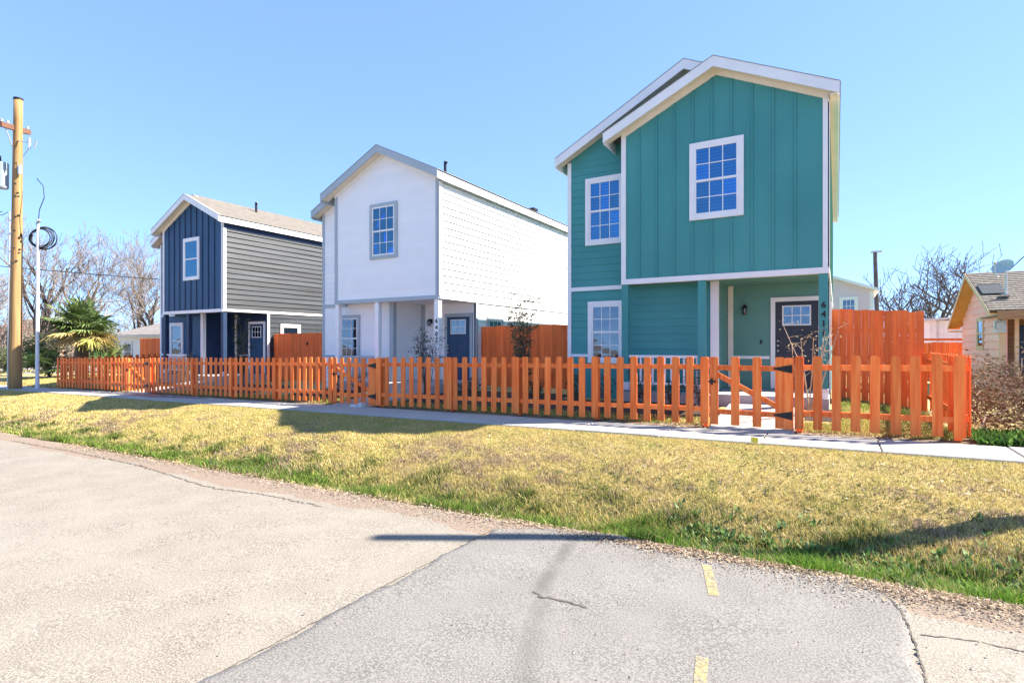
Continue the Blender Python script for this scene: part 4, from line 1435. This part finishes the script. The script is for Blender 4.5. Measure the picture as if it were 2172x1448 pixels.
def branch_segments(rnd, h, levels, spread, trunk_r, lean=(0, 0), first=0.28, n0=5, up=0.35, wob=.12, twigs=(2, 4)):
    """list of (points, radii, level)"""
    out = []

    def grow(p, d, L_, r, lv):
        n = 5 if lv < 2 else 4 if lv < 4 else 3
        pts, rad = [p], [r]
        q, dd_ = p.copy(), d.copy()
        for k in range(n):
            dd_ = (dd_ + Vector((rnd.gauss(0, wob), rnd.gauss(0, wob), rnd.gauss(0, wob) + up * .12))).normalized()
            q = q + dd_ * (L_ / n)
            pts.append(q.copy())
            rad.append(max(.006, r * (1 - .45 * (k + 1) / n)))
        out.append((pts, rad, lv))
        if lv >= levels:
            return
        nb = rnd.randint(3, 4) if lv < 3 else rnd.randint(*twigs)
        if lv == 0:
            nb = n0
        for b in range(nb):
            t = first + (1 - first) * (b + rnd.random() * .8) / nb if lv == 0 else .25 + .75 * (b + rnd.random()) / nb
            t = min(t, 1)
            i = min(int(t * n), n - 1)
            bp_ = pts[i].lerp(pts[i + 1], t * n - i)
            ang = rnd.uniform(.45, .95) * spread
            az = rnd.uniform(0, 2 * math.pi)
            a = dd_.cross(Vector((math.cos(az), math.sin(az), .3))).normalized()
            nd = (Matrix.Rotation(ang, 3, a) @ dd_)
            nd.z += up * .4
            nd.normalize()
            grow(bp_, nd, L_ * rnd.uniform(.52, .78), rad[i] * rnd.uniform(.5, .68), lv + 1)
    grow(Vector((0, 0, -.1)), Vector((lean[0], lean[1], 1)).normalized(), h * .5, trunk_r, 0)
    return out


def bare_tree(label, x, y, h, seed, levels=5, spread=1.0, trunk_r=.2, lean=(0, 0), first=.3, n0=6, bark=None, twig=None, group=None, up=.35, name='bare_tree', rmin=.012, twigs=(2, 4)):
    rnd = random.Random(seed)
    root = thing(name, label, 'tree', (x, y, gz(x, y)), 0, group)
    segs = branch_segments(rnd, h, levels, spread, trunk_r, lean, first, n0, up, twigs=twigs)
    top = max(p.z for s in segs for p in s[0])
    k = h / top
    a, b = MB(), MB()
    for pts, rad, lv in segs:
        pts = [p * k for p in pts]
        if lv <= 1:
            a.tube(pts, [max(r, .02) for r in rad], 8, cap=False)
        else:
            b.tube(pts, [max(r, rmin) for r in rad], 3 if lv > 2 else 5, cap=False)
    a.build('trunk', bark or BARK, root, smooth=True)
    b.build('crown', twig or TWIG, root)
    return root


TG = 'bare trees at the far left'
for args in (
    ('bare forked tree just right of the utility pole', -55.5, 18.6, 13.0, 21, dict(trunk_r=.34, lean=(.04, .06), spread=.75, first=.2)),
    ('bare tree leaning right with long bare limbs behind the palm', -52.5, 20.2, 11.2, 22, dict(trunk_r=.26, lean=(.22, .2), spread=.9, first=.25)),
    ('bare wide-crowned tree nearest the navy house', -51.5, 26.0, 11.0, 29, dict(trunk_r=.26, lean=(.03, -.03), spread=1.05, first=.35)),
    ('bare pale tree above the middle of the palm', -58.0, 27.5, 13.2, 24, dict(trunk_r=.2, spread=.85)),
    ('bare tall tree between the palm and the grey-roofed house', -62, 32.5, 14.0, 25, dict(trunk_r=.2, spread=.85)),
    ('bare twiggy tree partly hidden by the utility pole', -60, 17.0, 11.5, 26, dict(trunk_r=.2, spread=1.0, first=.15)),
    ('bare twiggy tree cut by the left edge of the picture', -52, 12.6, 8.5, 27, dict(trunk_r=.17, spread=1.0, first=.15)),
    ('bare tree far behind the grey-roofed house roof', -66, 39.5, 14.0, 28, dict(trunk_r=.22, spread=1.0)),
):
    kw = dict(args[5])
    bare_tree(args[0], args[1], args[2], args[3], args[4], levels=5, group=TG, twigs=(3, 4), **kw)
TR = 'bare trees at the right'
bare_tree('dark bare tree behind the light grey house pole', 3.2, 53, 7.6, 31, levels=4, trunk_r=.2, spread=1.15, first=.12, n0=8, bark=DTWIG, twig=DTWIG, group=TR, rmin=.018)
bare_tree('dark bare spreading tree above the tall fence', 6.2, 54, 8.8, 32, levels=4, trunk_r=.24, spread=1.2, first=.12, n0=9, bark=DTWIG, twig=DTWIG, group=TR, rmin=.018)
bare_tree('dark bare tree behind the white shed', 9.3, 55, 9.2, 33, levels=4, trunk_r=.24, spread=1.2, first=.12, n0=9, bark=DTWIG, twig=DTWIG, group=TR, rmin=.018)

# far thicket that reads as one mass
def thicket(name, label, x0, x1, y0, y1, n, h, seed, m):
    rnd = random.Random(seed)
    mb = MB()
    for k in range(n):
        x, y = rnd.uniform(x0, x1), rnd.uniform(y0, y1)
        z = gz(x, y)
        hh = h * rnd.uniform(.35, 1)
        p = [Vector((x, y, z - .1))]
        d = Vector((rnd.gauss(0, .25), rnd.gauss(0, .25), 1))
        for j in range(4):
            d = d + Vector((rnd.gauss(0, .22), rnd.gauss(0, .22), .1))
            p.append(p[-1] + d.normalized() * hh / 4)
        mb.tube(p, [.05, .04, .03, .022, .012], 3, cap=False)
        for j in range(5):
            q = p[rnd.randint(1, 4)]
            e = q + Vector((rnd.gauss(0, .5), rnd.gauss(0, .5), rnd.uniform(.1, .9))) * hh * .28
            e2 = e + Vector((rnd.gauss(0, .4), rnd.gauss(0, .4), rnd.uniform(0, .6))) * hh * .2
            mb.tube([q, e, e2], [.02, .016, .009], 3, cap=False)
    o = mb.build(name, m)
    return tag(o, label, 'brush', kind='stuff')


thicket('thicket', 'leafless brown thicket under the bare trees at far left', -76, -56, 14, 40, 700, 5.5, 3, TWIG)
thicket('thicket', 'low brown scrub below the bare trees behind the fence at right', -2, 16, 58, 66, 300, 3.6, 4, DTWIG)


def leaf_cloud(rnd, centres, n, size, palette, flat=.5):
    """V,F,cols for quads shaped like leaves around centres [(c, radius)]"""
    V, F, C = [], [], []
    for k in range(n):
        c, r = centres[rnd.randrange(len(centres))]
        d = Vector((rnd.gauss(0, 1), rnd.gauss(0, 1), rnd.gauss(0, 1)))
        d = d.normalized() * (r * rnd.random() ** .5)
        p = Vector(c) + d
        a = Vector((rnd.gauss(0, 1), rnd.gauss(0, 1), rnd.gauss(0, flat))).normalized()
        b = a.cross(Vector((rnd.gauss(0, 1), rnd.gauss(0, 1), rnd.gauss(0, 1)))).normalized()
        s = size * rnd.uniform(.6, 1.3)
        i = len(V)
        V += [p - a * s, p + b * s * .38, p + a * s, p - b * s * .38]
        F.append((i, i + 1, i + 2, i + 3))
        q = palette[rnd.randrange(len(palette))]
        f = rnd.uniform(.75, 1.25)
        C.append((q[0] * f, q[1] * f, q[2] * f))
    return V, F, C


def shrub(name, label, x, y, h, w, nst, nlf, size, palette, seed, cat='shrub', stem=None, base_clear=.1, spread=.4, group=None, r0=.014):
    rnd = random.Random(seed)
    root = thing(name, label, cat, (x, y, gz(x, y)), 0, group)
    st = MB()
    cs = []
    for k in range(nst):
        az = rnd.uniform(0, 2 * math.pi)
        out_ = w * rnd.uniform(.2, 1) * spread
        p0 = Vector((rnd.gauss(0, .03), rnd.gauss(0, .03), -.03))
        tip = Vector((math.cos(az) * out_ * 1.6, math.sin(az) * out_ * 1.6, h * rnd.uniform(.65, 1)))
        mid = p0.lerp(tip, .5) + Vector((rnd.gauss(0, .06), rnd.gauss(0, .06), .08)) * w
        pts = [p0, mid, tip]
        st.tube(pts, [r0, r0 * .7, r0 * .3], 5, cap=False)
        for t in np.linspace(.25, 1, 6):
            q = p0.lerp(mid, t * 2) if t < .5 else mid.lerp(tip, t * 2 - 1)
            if q.z > base_clear * h:
                cs.append((tuple(q), w * .20))
            if rnd.random() < .7:
                e = q + Vector((rnd.gauss(0, 1), rnd.gauss(0, 1), rnd.uniform(.2, 1))).normalized() * w * .28
                st.tube([q, e], [r0 * .35, r0 * .15], 3, cap=False)
                if e.z > base_clear * h:
                    cs.append((tuple(e), w * .13))
    st.build('stems', stem or SHRUBW, root)
    if nlf and cs:
        V, F, C = leaf_cloud(rnd, cs, nlf, size, palette)
        link('foliage', fast_mesh('foliage', V, F, LEAVES, C), root)
    return root


OLIVE = [(.10, .115, .06), (.14, .145, .085), (.075, .10, .055), (.16, .13, .08)]
DGREEN = [(.025, .055, .02), (.04, .075, .03), (.02, .04, .02), (.06, .09, .04)]
FRESH = [(.10, .22, .03), (.16, .28, .04), (.07, .17, .03)]
STRAW = [(.42, .33, .18), (.50, .41, .25), (.34, .25, .13)]
shrub('sapling', 'slender olive-leaved sapling between the white and teal houses', -7.33, 13.0, 2.85, .74, 14, 3000, .036, OLIVE, 41, 'sapling', base_clear=.2, spread=.40)
shrub('shrub', 'sparse dark shrub before the white house porch', -9.85, 12.0, 1.9, .85, 11, 800, .034, [(.05, .055, .05), (.07, .06, .055), (.09, .08, .07)], 42, base_clear=.4)
shrub('sapling', 'nearly leafless straw-coloured sapling by the teal house door', -.42, 11.7, 1.85, .85, 9, 130, .028, STRAW, 43, 'sapling', stem=mat('pale_stem', (.30, .23, .15), (.42, .34, .24)), base_clear=.5, spread=.45)
shrub('sapling', 'dark green sapling in front of the navy house porch', -18.15, 12.0, 2.5, .75, 9, 1300, .036, DGREEN + [(.13, .15, .10)], 44, 'sapling', base_clear=.2, spread=.36)
shrub('shrub', 'thin twiggy shrub beside the navy house left bay', -22.0, 12.05, 1.15, .8, 10, 500, .03, OLIVE, 45)
BG = 'low bedding shrubs behind the picket fence'
for k, (x, y, h, w, lab) in enumerate((
        (-5.3, 12.0, .75, .55, 'dark strappy bedding shrub below the left corner of the teal house'),
        (-4.55, 12.05, .68, .5, 'dark bedding shrub under the teal house lower window'),
        (-3.75, 12.1, .62, .55, 'bedding shrub with pale tips behind the teal house railing'),
        (-3.1, 12.1, .55, .5, 'low bedding shrub right of the pale-tipped one'),
        (-2.45, 12.0, .85, .42, 'upright bedding shrub beside the near gate'),
        (-12.4, 12.0, .6, .6, 'low bedding shrub left of the white house walk'),
        (-13.4, 12.0, .7, .6, 'low bedding shrub under the white house lower window'),
        (-8.6, 12.3, .45, .6, 'low dark shrub right of the white house porch'),
        (-6.5, 12.2, .5, .6, 'low dark shrub before the fence left of the teal house'))):
    shrub('bedding_shrub', lab, x, y, h, w, 8, 420, .03, DGREEN + ([(.35, .36, .30)] if k in (2, 4) else [(.06, .09, .04)]), 60 + k, group=BG, base_clear=.05)
for k, (x0, x1, y0, y1, nm) in enumerate(((-5.95, -2.1, 10.95, 12.55, 'm'), (-14.8, -11.7, 11.1, 12.55, 'm'), (-10.0, -6.0, 11.05, 13.6, 'm'), (-.5, .12, 11.3, 12.55, 'm'), (-24.6, -22.1, 11.2, 12.55, 'm'), (-19.9, -16.5, 11.2, 13.2, 'm'))):
    X, Y = np.meshgrid(np.linspace(x0, x1, 30), np.linspace(y0, y1, 12))
    bump_ = .035 * np.sin(np.pi * (X - x0) / (x1 - x0)) * np.sin(np.pi * (Y - y0) / (y1 - y0)) + .012 * np.sin(X * 21) * np.sin(Y * 17)
    V = np.stack([X, Y, ground_z(X, Y) + .006 + np.abs(bump_)], -1).reshape(-1, 3)
    i = np.arange(X.size).reshape(X.shape)
    F = np.stack([i[:-1, :-1], i[:-1, 1:], i[1:, 1:], i[1:, :-1]], -1).reshape(-1, 4)
    tag(link('mulch_bed', fast_mesh('mulch_bed', V, F, MULCH)), kind='structure')

# brush heap beside the cottage
rnd = random.Random(77)
brush = thing('brush_heap', 'tangled heap of dead brown brush beside the corner of the picket fence', 'brush', (2.6, 12.3, gz(2.6, 12.3)))
st = MB()
cs = []
for k in range(800):
    p = Vector((rnd.uniform(-.72, 2.8), rnd.uniform(-1.2, 3.6), rnd.uniform(0, .7)))
    d = Vector((rnd.gauss(0, .8), rnd.gauss(0, .8), rnd.uniform(.1, 1.0))).normalized()
    pts = [p]
    L_ = rnd.uniform(.4, 1.25)
    for j in range(4):
        d = (d + Vector((rnd.gauss(0, .35), rnd.gauss(0, .35), rnd.gauss(-.08, .3)))).normalized()
        q = pts[-1] + d * L_ / 4
        q.z = max(.03, min(q.z, 1.55 + .25 * math.sin(q.x * 3 + q.y * 2)))
        q.x = max(q.x, -.78)
        pts.append(q)
    r0 = rnd.choice([.004, .005, .007, .012])
    st.tube(pts, [r0, r0 * .9, r0 * .75, r0 * .55, r0 * .3], 3, cap=False)
    cs += [(tuple(q), .16) for q in pts[1:]]
st.build('stems', mat('dead_stem', (.14, .085, .058), (.28, .195, .135), scale=(3, 3, 3)), brush)
V, F, C = leaf_cloud(rnd, cs, 15000, .034, [(.10, .058, .03), (.14, .082, .043), (.07, .042, .024), (.06, .053, .025), (.19, .13, .08)])
link('foliage', fast_mesh('foliage', V, F, LEAVES, C), brush)
pm_ = mat('grey_dead_branch', (.42, .36, .31), (.52, .46, .40))
st = MB()
st.tube([(-.2, -1.55, .05), (.1, -1.5, .32), (.45, -1.42, .42), (.9, -1.3, .40), (1.4, -1.2, .62)], [.022, .02, .018, .014, .008], 6)
st.tube([(.45, -1.42, .42), (.75, -1.35, .75), (.8, -1.3, 1.05)], [.014, .01, .005], 5)
st.tube([(.9, -1.3, .40), (1.2, -1.35, .25)], [.012, .005], 5)
st.build('dead_branch', pm_, brush)

# fan palm
pal = thing('fan_palm', 'bushy fan palm with green and yellowing fronds behind the fence end', 'palm', (-35.2, 13.9, gz(-35.2, 13.9)))
rnd = random.Random(9)
tk = MB()
tk.tube([(0, 0, -.1), (.05, 0, 1.0), (.0, .05, 2.6)], [.32, .28, .24], 12)
tk.build('trunk', BARK, pal)
V, F, C = [], [], []
pt = MB()


def fan(base, d, L_, colr, n=18, fold=.35):
    d = d.normalized()
    hub = base + d * L_
    s = d.cross(Vector((0, 0, 1)))
    s = s.normalized() if s.length > .01 else Vector((1, 0, 0))
    u = s.cross(d)
    pt.tube([base, base.lerp(hub, .6) + Vector((0, 0, .05)), hub], [.025, .02, .014], 4, cap=False)
    for k in range(n):
        t = -1.9 + 3.8 * k / (n - 1)
        e = (d * math.cos(t) + s * math.sin(t)).normalized()
        Ln = rnd.uniform(.5, 1.05) * (1 - .25 * abs(t) / 1.9)
        mid = hub + e * Ln * .6
        tip = hub + e * Ln - Vector((0, 0, .16 * rnd.uniform(.4, 1.6)))
        wv = (s * math.cos(t) - d * math.sin(t)) * .038 + u * .02
        i = len(V)
        V.extend([hub, mid + wv, tip, mid - wv])
        F.append((i, i + 1, i + 2, i + 3))
        f = rnd.uniform(.75, 1.25)
        C.append((colr[0] * f, colr[1] * f, colr[2] * f))


for k in range(120):
    az = rnd.uniform(0, 2 * math.pi)
    el = rnd.uniform(-.75, 1.45)
    d = Vector((math.cos(az) * math.cos(el), math.sin(az) * math.cos(el), math.sin(el)))
    if el < -.1:
        c_ = rnd.choice([(.42, .33, .13), (.34, .27, .12), (.30, .30, .08)])
    else:
        c_ = rnd.choice([(.11, .17, .05), (.16, .22, .07), (.22, .27, .10), (.08, .13, .045)])
    fan(Vector((0, .05, 2.55)), d, rnd.uniform(.35, 1.25), c_)
for (bx0, by0, n_) in ((-1.6, -1.0, 12), (1.5, .4, 12), (-.6, -1.6, 10)):
    for k in range(n_):
        az = rnd.uniform(0, 2 * math.pi)
        el = rnd.uniform(.1, 1.3)
        d = Vector((math.cos(az) * math.cos(el), math.sin(az) * math.cos(el), math.sin(el)))
        fan(Vector((bx0, by0, .2)), d, rnd.uniform(.6, 1.3), rnd.choice([(.08, .14, .05), (.30, .29, .10), (.16, .20, .06)]))
link('fronds', fast_mesh('fronds', V, F, LEAVES, C), pal)
tag(pt.build('petioles', mat('palm_stalk', (.16, .19, .07), (.24, .25, .11)), pal), kind='stuff')
for (x, y, h, w, sd, lab) in ((-37.2, 13.2, 2.2, 2.4, 91, 'grey-green bush left of the palm'), (-36.6, 15.6, 2.0, 1.6, 92, 'dark evergreen bush behind the palm'), (-42.0, 13.0, 1.6, 2.0, 93, 'scrubby bush below the forked bare tree')):
    shrub('bush', lab, x, y, h, w, 16, 1800, .09, [(.09, .12, .055), (.13, .15, .08), (.06, .085, .045)], sd, 'bush', base_clear=.05, r0=.03)

# ------------------------------------------------------------------ grass, litter, gravel


def fbm(x, y, s, seed):
    r = np.random.default_rng(seed)
    z = np.zeros_like(x)
    a = 1.0
    for k in range(4):
        for j in range(3):
            th, ph = r.uniform(0, 2 * np.pi, 2)
            z += a * np.sin((x * np.cos(th) + y * np.sin(th)) * s * (1 + .3 * j) + ph)
        s *= 2.1
        a *= .55
    return z / 4.2


def blades(n, x0, x1, y0, y1, colour_fn, h_fn, w_fn, seed, dens=None, leanmul=1.0):
    r = np.random.default_rng(seed)
    x = r.uniform(x0, x1, n)
    y = r.uniform(y0, y1, n)
    if dens is not None:
        k = r.random(n) < dens(x, y)
        x, y = x[k], y[k]
    n = len(x)
    z = ground_z(x, y)
    h = h_fn(x, y, r)
    w = w_fn(x, y, r)
    az = r.uniform(0, 2 * np.pi, n)
    la = r.uniform(0, 2 * np.pi, n)
    ln = h * np.abs(r.normal(0.55, .4, n)) * leanmul
    dx, dy = np.cos(az) * w / 2, np.sin(az) * w / 2
    lx, ly = np.cos(la) * ln, np.sin(la) * ln
    V = np.zeros((n, 5, 3), np.float32)
    V[:, 0] = np.stack([x - dx, y - dy, z - .004], -1)
    V[:, 1] = np.stack([x + dx, y + dy, z - .004], -1)
    V[:, 2] = np.stack([x + dx * .7 + lx * .35, y + dy * .7 + ly * .35, z + h * .6], -1)
    V[:, 3] = np.stack([x - dx * .7 + lx * .35, y - dy * .7 + ly * .35, z + h * .6], -1)
    V[:, 4] = np.stack([x + lx, y + ly, z + h * .95], -1)
    b = np.arange(n)[:, None] * 5
    F = np.concatenate([b + np.array([[0, 1, 2]]), b + np.array([[0, 2, 3]]), b + np.array([[3, 2, 4]])], 0)
    c = colour_fn(x, y, r)
    return V.reshape(-1, 3), F, np.concatenate([c, c, c], 0)


def pal_mix(idx, pal):
    return np.array(pal)[idx]


DRY = np.array([(.55, .445, .17), (.60, .49, .22), (.48, .38, .14), (.64, .53, .27), (.52, .43, .135), (.41, .31, .14)])
BRN = np.array([(.29, .20, .125), (.40, .30, .21), (.50, .40, .30), (.20, .14, .085)])
YGR = np.array([(.36, .37, .10), (.30, .33, .085), (.42, .41, .13), (.24, .28, .07)])
OLV = np.array([(.11, .145, .03), (.075, .105, .024), (.16, .19, .045), (.05, .07, .02)])
GRN = np.array([(.13, .27, .025), (.18, .34, .035), (.10, .20, .025), (.22, .38, .045), (.07, .14, .022)])


def verge_fields(x, y):
    f = fbm(x, y, 1.3, 3)
    f2 = fbm(x, y, 3.7, 4)
    f3 = fbm(x, y, 9.0, 14)
    edge = 6.46 + .18 * f + .12 * f2
    wet = np.clip((edge - y) / .55, 0, 1)
    wet = wet * np.clip(.9 + .5 * f2, .4, 1) * np.clip((x + 24) / 10, .3, 1)
    weed = np.clip(1.5 * f2 + 1.0 * f3 - .28, 0, 1) * np.clip((7.05 - y) / .6, 0, 1)      # dark tufts on the slope
    brown = np.clip(1.2 * f - .4 * f2 + 1.0 * f3 + .05, 0, 1) * np.clip((8.6 - y) / 1.0, 0, 1)
    return f, f2, f3, wet, weed, brown


def verge_colour(x, y, r):
    n = len(x)
    f, f2, f3, wet, weed, brown = verge_fields(x, y)
    c = DRY[r.integers(0, len(DRY), n)]
    k = r.random(n) < np.clip(.20 + .35 * f2 + .25 * f3, .03, .65)
    c = np.where(k[:, None], YGR[r.integers(0, len(YGR), n)], c)
    k = r.random(n) < brown * .9
    c = np.where(k[:, None], BRN[r.integers(0, len(BRN), n)], c)
    k = r.random(n) < weed * .85
    c = np.where(k[:, None], OLV[r.integers(0, len(OLV), n)], c)
    k = r.random(n) < wet * .9
    fresh = np.clip((x + 3.5) / 4, 0, 1) * .5 + .42
    gcol = np.where((r.random(n) < fresh)[:, None], GRN[r.integers(0, len(GRN), n)], OLV[r.integers(0, len(OLV), n)])
    c = np.where(k[:, None], gcol, c)
    return c * r.uniform(.75, 1.25, (n, 1))


def vh(x, y, r):
    f, f2, f3, wet, weed, brown = verge_fields(x, y)
    hh = (.026 + .062 * wet + .045 * weed + .020 * np.clip((7.9 - y) / 1.2, 0, 1) * (1 + f3)) * r.uniform(.45, 1.6, len(x))
    return np.clip(hh, .01, .2)


def vden(x, y):
    far_ = np.hypot(x, y)
    e = np.clip((y - (5.36 + .10 * np.sin(x * 1.7) + .05 * np.sin(x * 5.1))) / .10, 0, 1)
    return np.clip(1.15 - .012 * far_, .4, 1) * e


parts = [blades(230000, -6.5, 3.2, 5.3, 8.99, verge_colour, vh, lambda x, y, r: r.uniform(.004, .0085, len(x)), 1, vden),
         blades(150000, -17, -6.5, 5.2, 8.99, verge_colour, vh, lambda x, y, r: r.uniform(.007, .014, len(x)), 2, vden),
         blades(70000, -33, -17, 5.1, 8.99, verge_colour, vh, lambda x, y, r: r.uniform(.012, .024, len(x)), 3, vden)]


def join_parts(ps):
    V, F, C, o = [], [], [], 0
    for v, f, c in ps:
        V.append(v)
        F.append(f + o)
        C.append(c)
        o += len(v)
    return np.concatenate(V), np.concatenate(F), np.concatenate(C)


gr_o = link('verge_grass', fast_mesh('verge_grass', *join_parts(parts)[:2], BLADES, join_parts(parts)[2]))
tag(gr_o, 'dry straw-coloured verge grass turning green along the roadside ditch', 'grass', kind='stuff')


def yard_colour(x, y, r):
    n = len(x)
    f = fbm(x, y, 2.0, 9)
    c = DRY[r.integers(0, len(DRY), n)]
    k = r.random(n) < np.clip(.5 + .5 * f, .1, .95)
    c = np.where(k[:, None], np.array([(.20, .30, .05), (.30, .36, .07), (.14, .22, .04)])[r.integers(0, 3, n)], c)
    return c * r.uniform(.8, 1.2, (n, 1))


def yden(x, y):
    bad = ((x > -1.97) & (x < -.6)) | ((x > -11.6) & (x < -10.15)) | ((x > -21.95) & (x < -20.45)) | ((y > 11.1) & (x < -.0) & (x > -26.3))
    return np.where(bad, 0, .9)


yp = [blades(50000, -.55, 1.62, 10.45, 14.7, yard_colour, lambda x, y, r: r.uniform(.02, .075, len(x)), lambda x, y, r: r.uniform(.006, .012, len(x)), 5, yden),
      blades(60000, -27, -2, 10.5, 11.7, yard_colour, lambda x, y, r: r.uniform(.02, .06, len(x)), lambda x, y, r: r.uniform(.010, .02, len(x)), 6, yden),
      blades(26000, -36, -26.6, 9.2, 15, verge_colour, lambda x, y, r: r.uniform(.02, .05, len(x)), lambda x, y, r: r.uniform(.015, .03, len(x)), 7)]
jp = join_parts(yp)
tag(link('yard_grass', fast_mesh('yard_grass', jp[0], jp[1], BLADES, jp[2])), 'patchy yard grass behind the picket fence', 'grass', kind='stuff')

# weeds: taller green tufts in the ditch and by the brush
rnd = random.Random(13)


def weeds(n, fx, seed, size, palette, h):
    r = random.Random(seed)
    V, F, C = [], [], []
    for k in range(n):
        x, y = fx(r)
        z = gz(x, y)
        for j in range(r.randint(6, 12)):
            az = r.uniform(0, 6.28)
            L_ = size * r.uniform(.5, 1.4)
            t = Vector((math.cos(az) * L_, math.sin(az) * L_, h * r.uniform(.2, 1)))
            b_ = Vector((x + r.gauss(0, .02), y + r.gauss(0, .02), z))
            s = Vector((-math.sin(az), math.cos(az), 0)) * L_ * .30
            i = len(V)
            V += [b_, b_ + t * .6 + s, b_ + t, b_ + t * .6 - s]
            F.append((i, i + 1, i + 2, i + 3))
            c = palette[r.randrange(len(palette))]
            f = r.uniform(.7, 1.25)
            C.append((c[0] * f, c[1] * f, c[2] * f))
    return V, F, C


V, F, C = [], [], []
for n_, fx, sd, sz, pl, h_ in (
        (900, lambda r: (r.uniform(-1.6, 2.2), 5.65 + abs(r.gauss(0, .35))), 1, .055, [(.10, .20, .05), (.16, .27, .08), (.07, .14, .05), (.24, .33, .15)], .10),
        (1100, lambda r: (r.uniform(-9, -.5), 5.55 + abs(r.gauss(0, .32))), 2, .04, [(.07, .14, .03), (.11, .20, .04), (.05, .10, .03)], .06),
        (450, lambda r: (r.uniform(-20, -8), 5.6 + abs(r.gauss(0, .45))), 3, .06, [(.10, .15, .04), (.14, .19, .05)], .06),
        (420, lambda r: (r.uniform(1.75, 3.8), r.uniform(10.25, 11.3)), 4, .07, [(.08, .18, .03), (.13, .26, .05), (.05, .11, .03)], .16),
        (260, lambda r: (r.uniform(-3.5, 1.5), r.uniform(6.3, 7.4)), 5, .04, [(.09, .15, .06), (.13, .14, .12), (.16, .20, .05)], .035)):
    v, f, c = weeds(n_, fx, sd, sz, pl, h_)
    o_ = len(V)
    V += v
    F += [tuple(i_ + o_ for i_ in q) for q in f]
    C += c
tag(link('ditch_weeds', fast_mesh('ditch_weeds', V, F, LEAVES, C)), 'broad-leaved green weeds in the roadside ditch', 'weeds', kind='stuff')

# dead leaves and straw along the road edge
r = np.random.default_rng(21)


def litter(n, xf, yf, s0, s1, pal_, seed, zf):
    r = np.random.default_rng(seed)
    x, y = xf(r, n), yf(r, n)
    z = zf(x, y) + r.uniform(.004, .022, n)
    a = r.uniform(0, 2 * np.pi, n)
    s = r.uniform(s0, s1, n)
    asp = r.uniform(.18, .6, n)
    tl = r.normal(0, .35, (n, 2))
    u = np.stack([np.cos(a), np.sin(a), tl[:, 0]], -1) * s[:, None]
    v = np.stack([-np.sin(a), np.cos(a), tl[:, 1]], -1) * (s * asp)[:, None]
    P = np.stack([x, y, z], -1)
    V = np.stack([P - u, P - v * .9, P + u, P + v * .9], 1).reshape(-1, 3)
    V[:, 2] = np.maximum(V[:, 2], (np.repeat(zf(x, y), 4) + .003))
    F = np.arange(n * 4).reshape(-1, 4)
    c = np.array(pal_)[r.integers(0, len(pal_), n)] * r.uniform(.75, 1.25, (n, 1))
    return V, F, c


def surf(x, y):
    z = ground_z(x, np.minimum(y, 5.0), False) + .02 - np.clip(y - 5, 0, 1) * .045
    return np.where(y < 5.3, np.maximum(z, ground_z(x, y)), ground_z(x, y))


LP = [(.25, .17, .115), (.33, .25, .18), (.44, .36, .28), (.17, .11, .075), (.12, .08, .055), (.37, .28, .175)]
ls = [litter(13000, lambda r, n: r.uniform(-3.2, 3.2, n), lambda r, n: 5.34 + r.normal(0, .12, n), .004, .018, LP, 1, surf),
      litter(4500, lambda r, n: r.normal(-1.3, .5, n), lambda r, n: 5.25 + r.normal(0, .10, n), .005, .019, LP, 2, surf),
      litter(3000, lambda r, n: r.normal(.7, .55, n), lambda r, n: 5.2 + r.normal(0, .14, n), .005, .019, LP, 3, surf),
      litter(5500, lambda r, n: r.uniform(-14, -3, n), lambda r, n: 5.22 + r.normal(0, .13, n), .006, .022, LP, 4, surf),
      litter(2600, lambda r, n: r.uniform(-6, 3, n), lambda r, n: r.uniform(6.4, 8.7, n), .012, .04, LP, 5, ground_z),
      litter(2500, lambda r, n: r.uniform(-27, 1.7, n), lambda r, n: r.uniform(10.18, 10.7, n), .012, .04, LP, 6, ground_z)]
lj = join_parts(ls)
tag(link('leaf_litter', fast_mesh('leaf_litter', lj[0], lj[1], LITTER, lj[2])), 'dead leaves and straw scattered along the road edge', 'litter', kind='stuff')

# loose stones on the asphalt and its broken edge
r = np.random.default_rng(31)
n = 5200
x = np.concatenate([r.uniform(-7, 3, 2600), r.uniform(-16, 2, 2000), r.uniform(-7, 2, 600)])
y = np.concatenate([5.0 + r.normal(0, .12, 2600), 5.02 + r.normal(0, .10, 2000), r.uniform(2, 5, 600)])
k = r.random(n) < .92
s = r.uniform(.003, .011, n)
z = surf(x, y)
dirs = np.array([(1, 0, 0), (0, 1, 0), (-1, 0, 0), (0, -1, 0), (0, 0, 1.0)])
V = (np.stack([x, y, z], -1)[:, None, :] + dirs[None] * s[:, None, None] * r.uniform(.6, 1.2, (n, 5, 1))).reshape(-1, 3)
b = np.arange(n)[:, None] * 5
F = np.concatenate([b + np.array([[0, 1, 4]]), b + np.array([[1, 2, 4]]), b + np.array([[2, 3, 4]]), b + np.array([[3, 0, 4]])], 0)
tag(link('gravel', fast_mesh('gravel', V, F, GRAVELM)), 'loose gravel along the crumbling asphalt edge', 'gravel', kind='stuff')
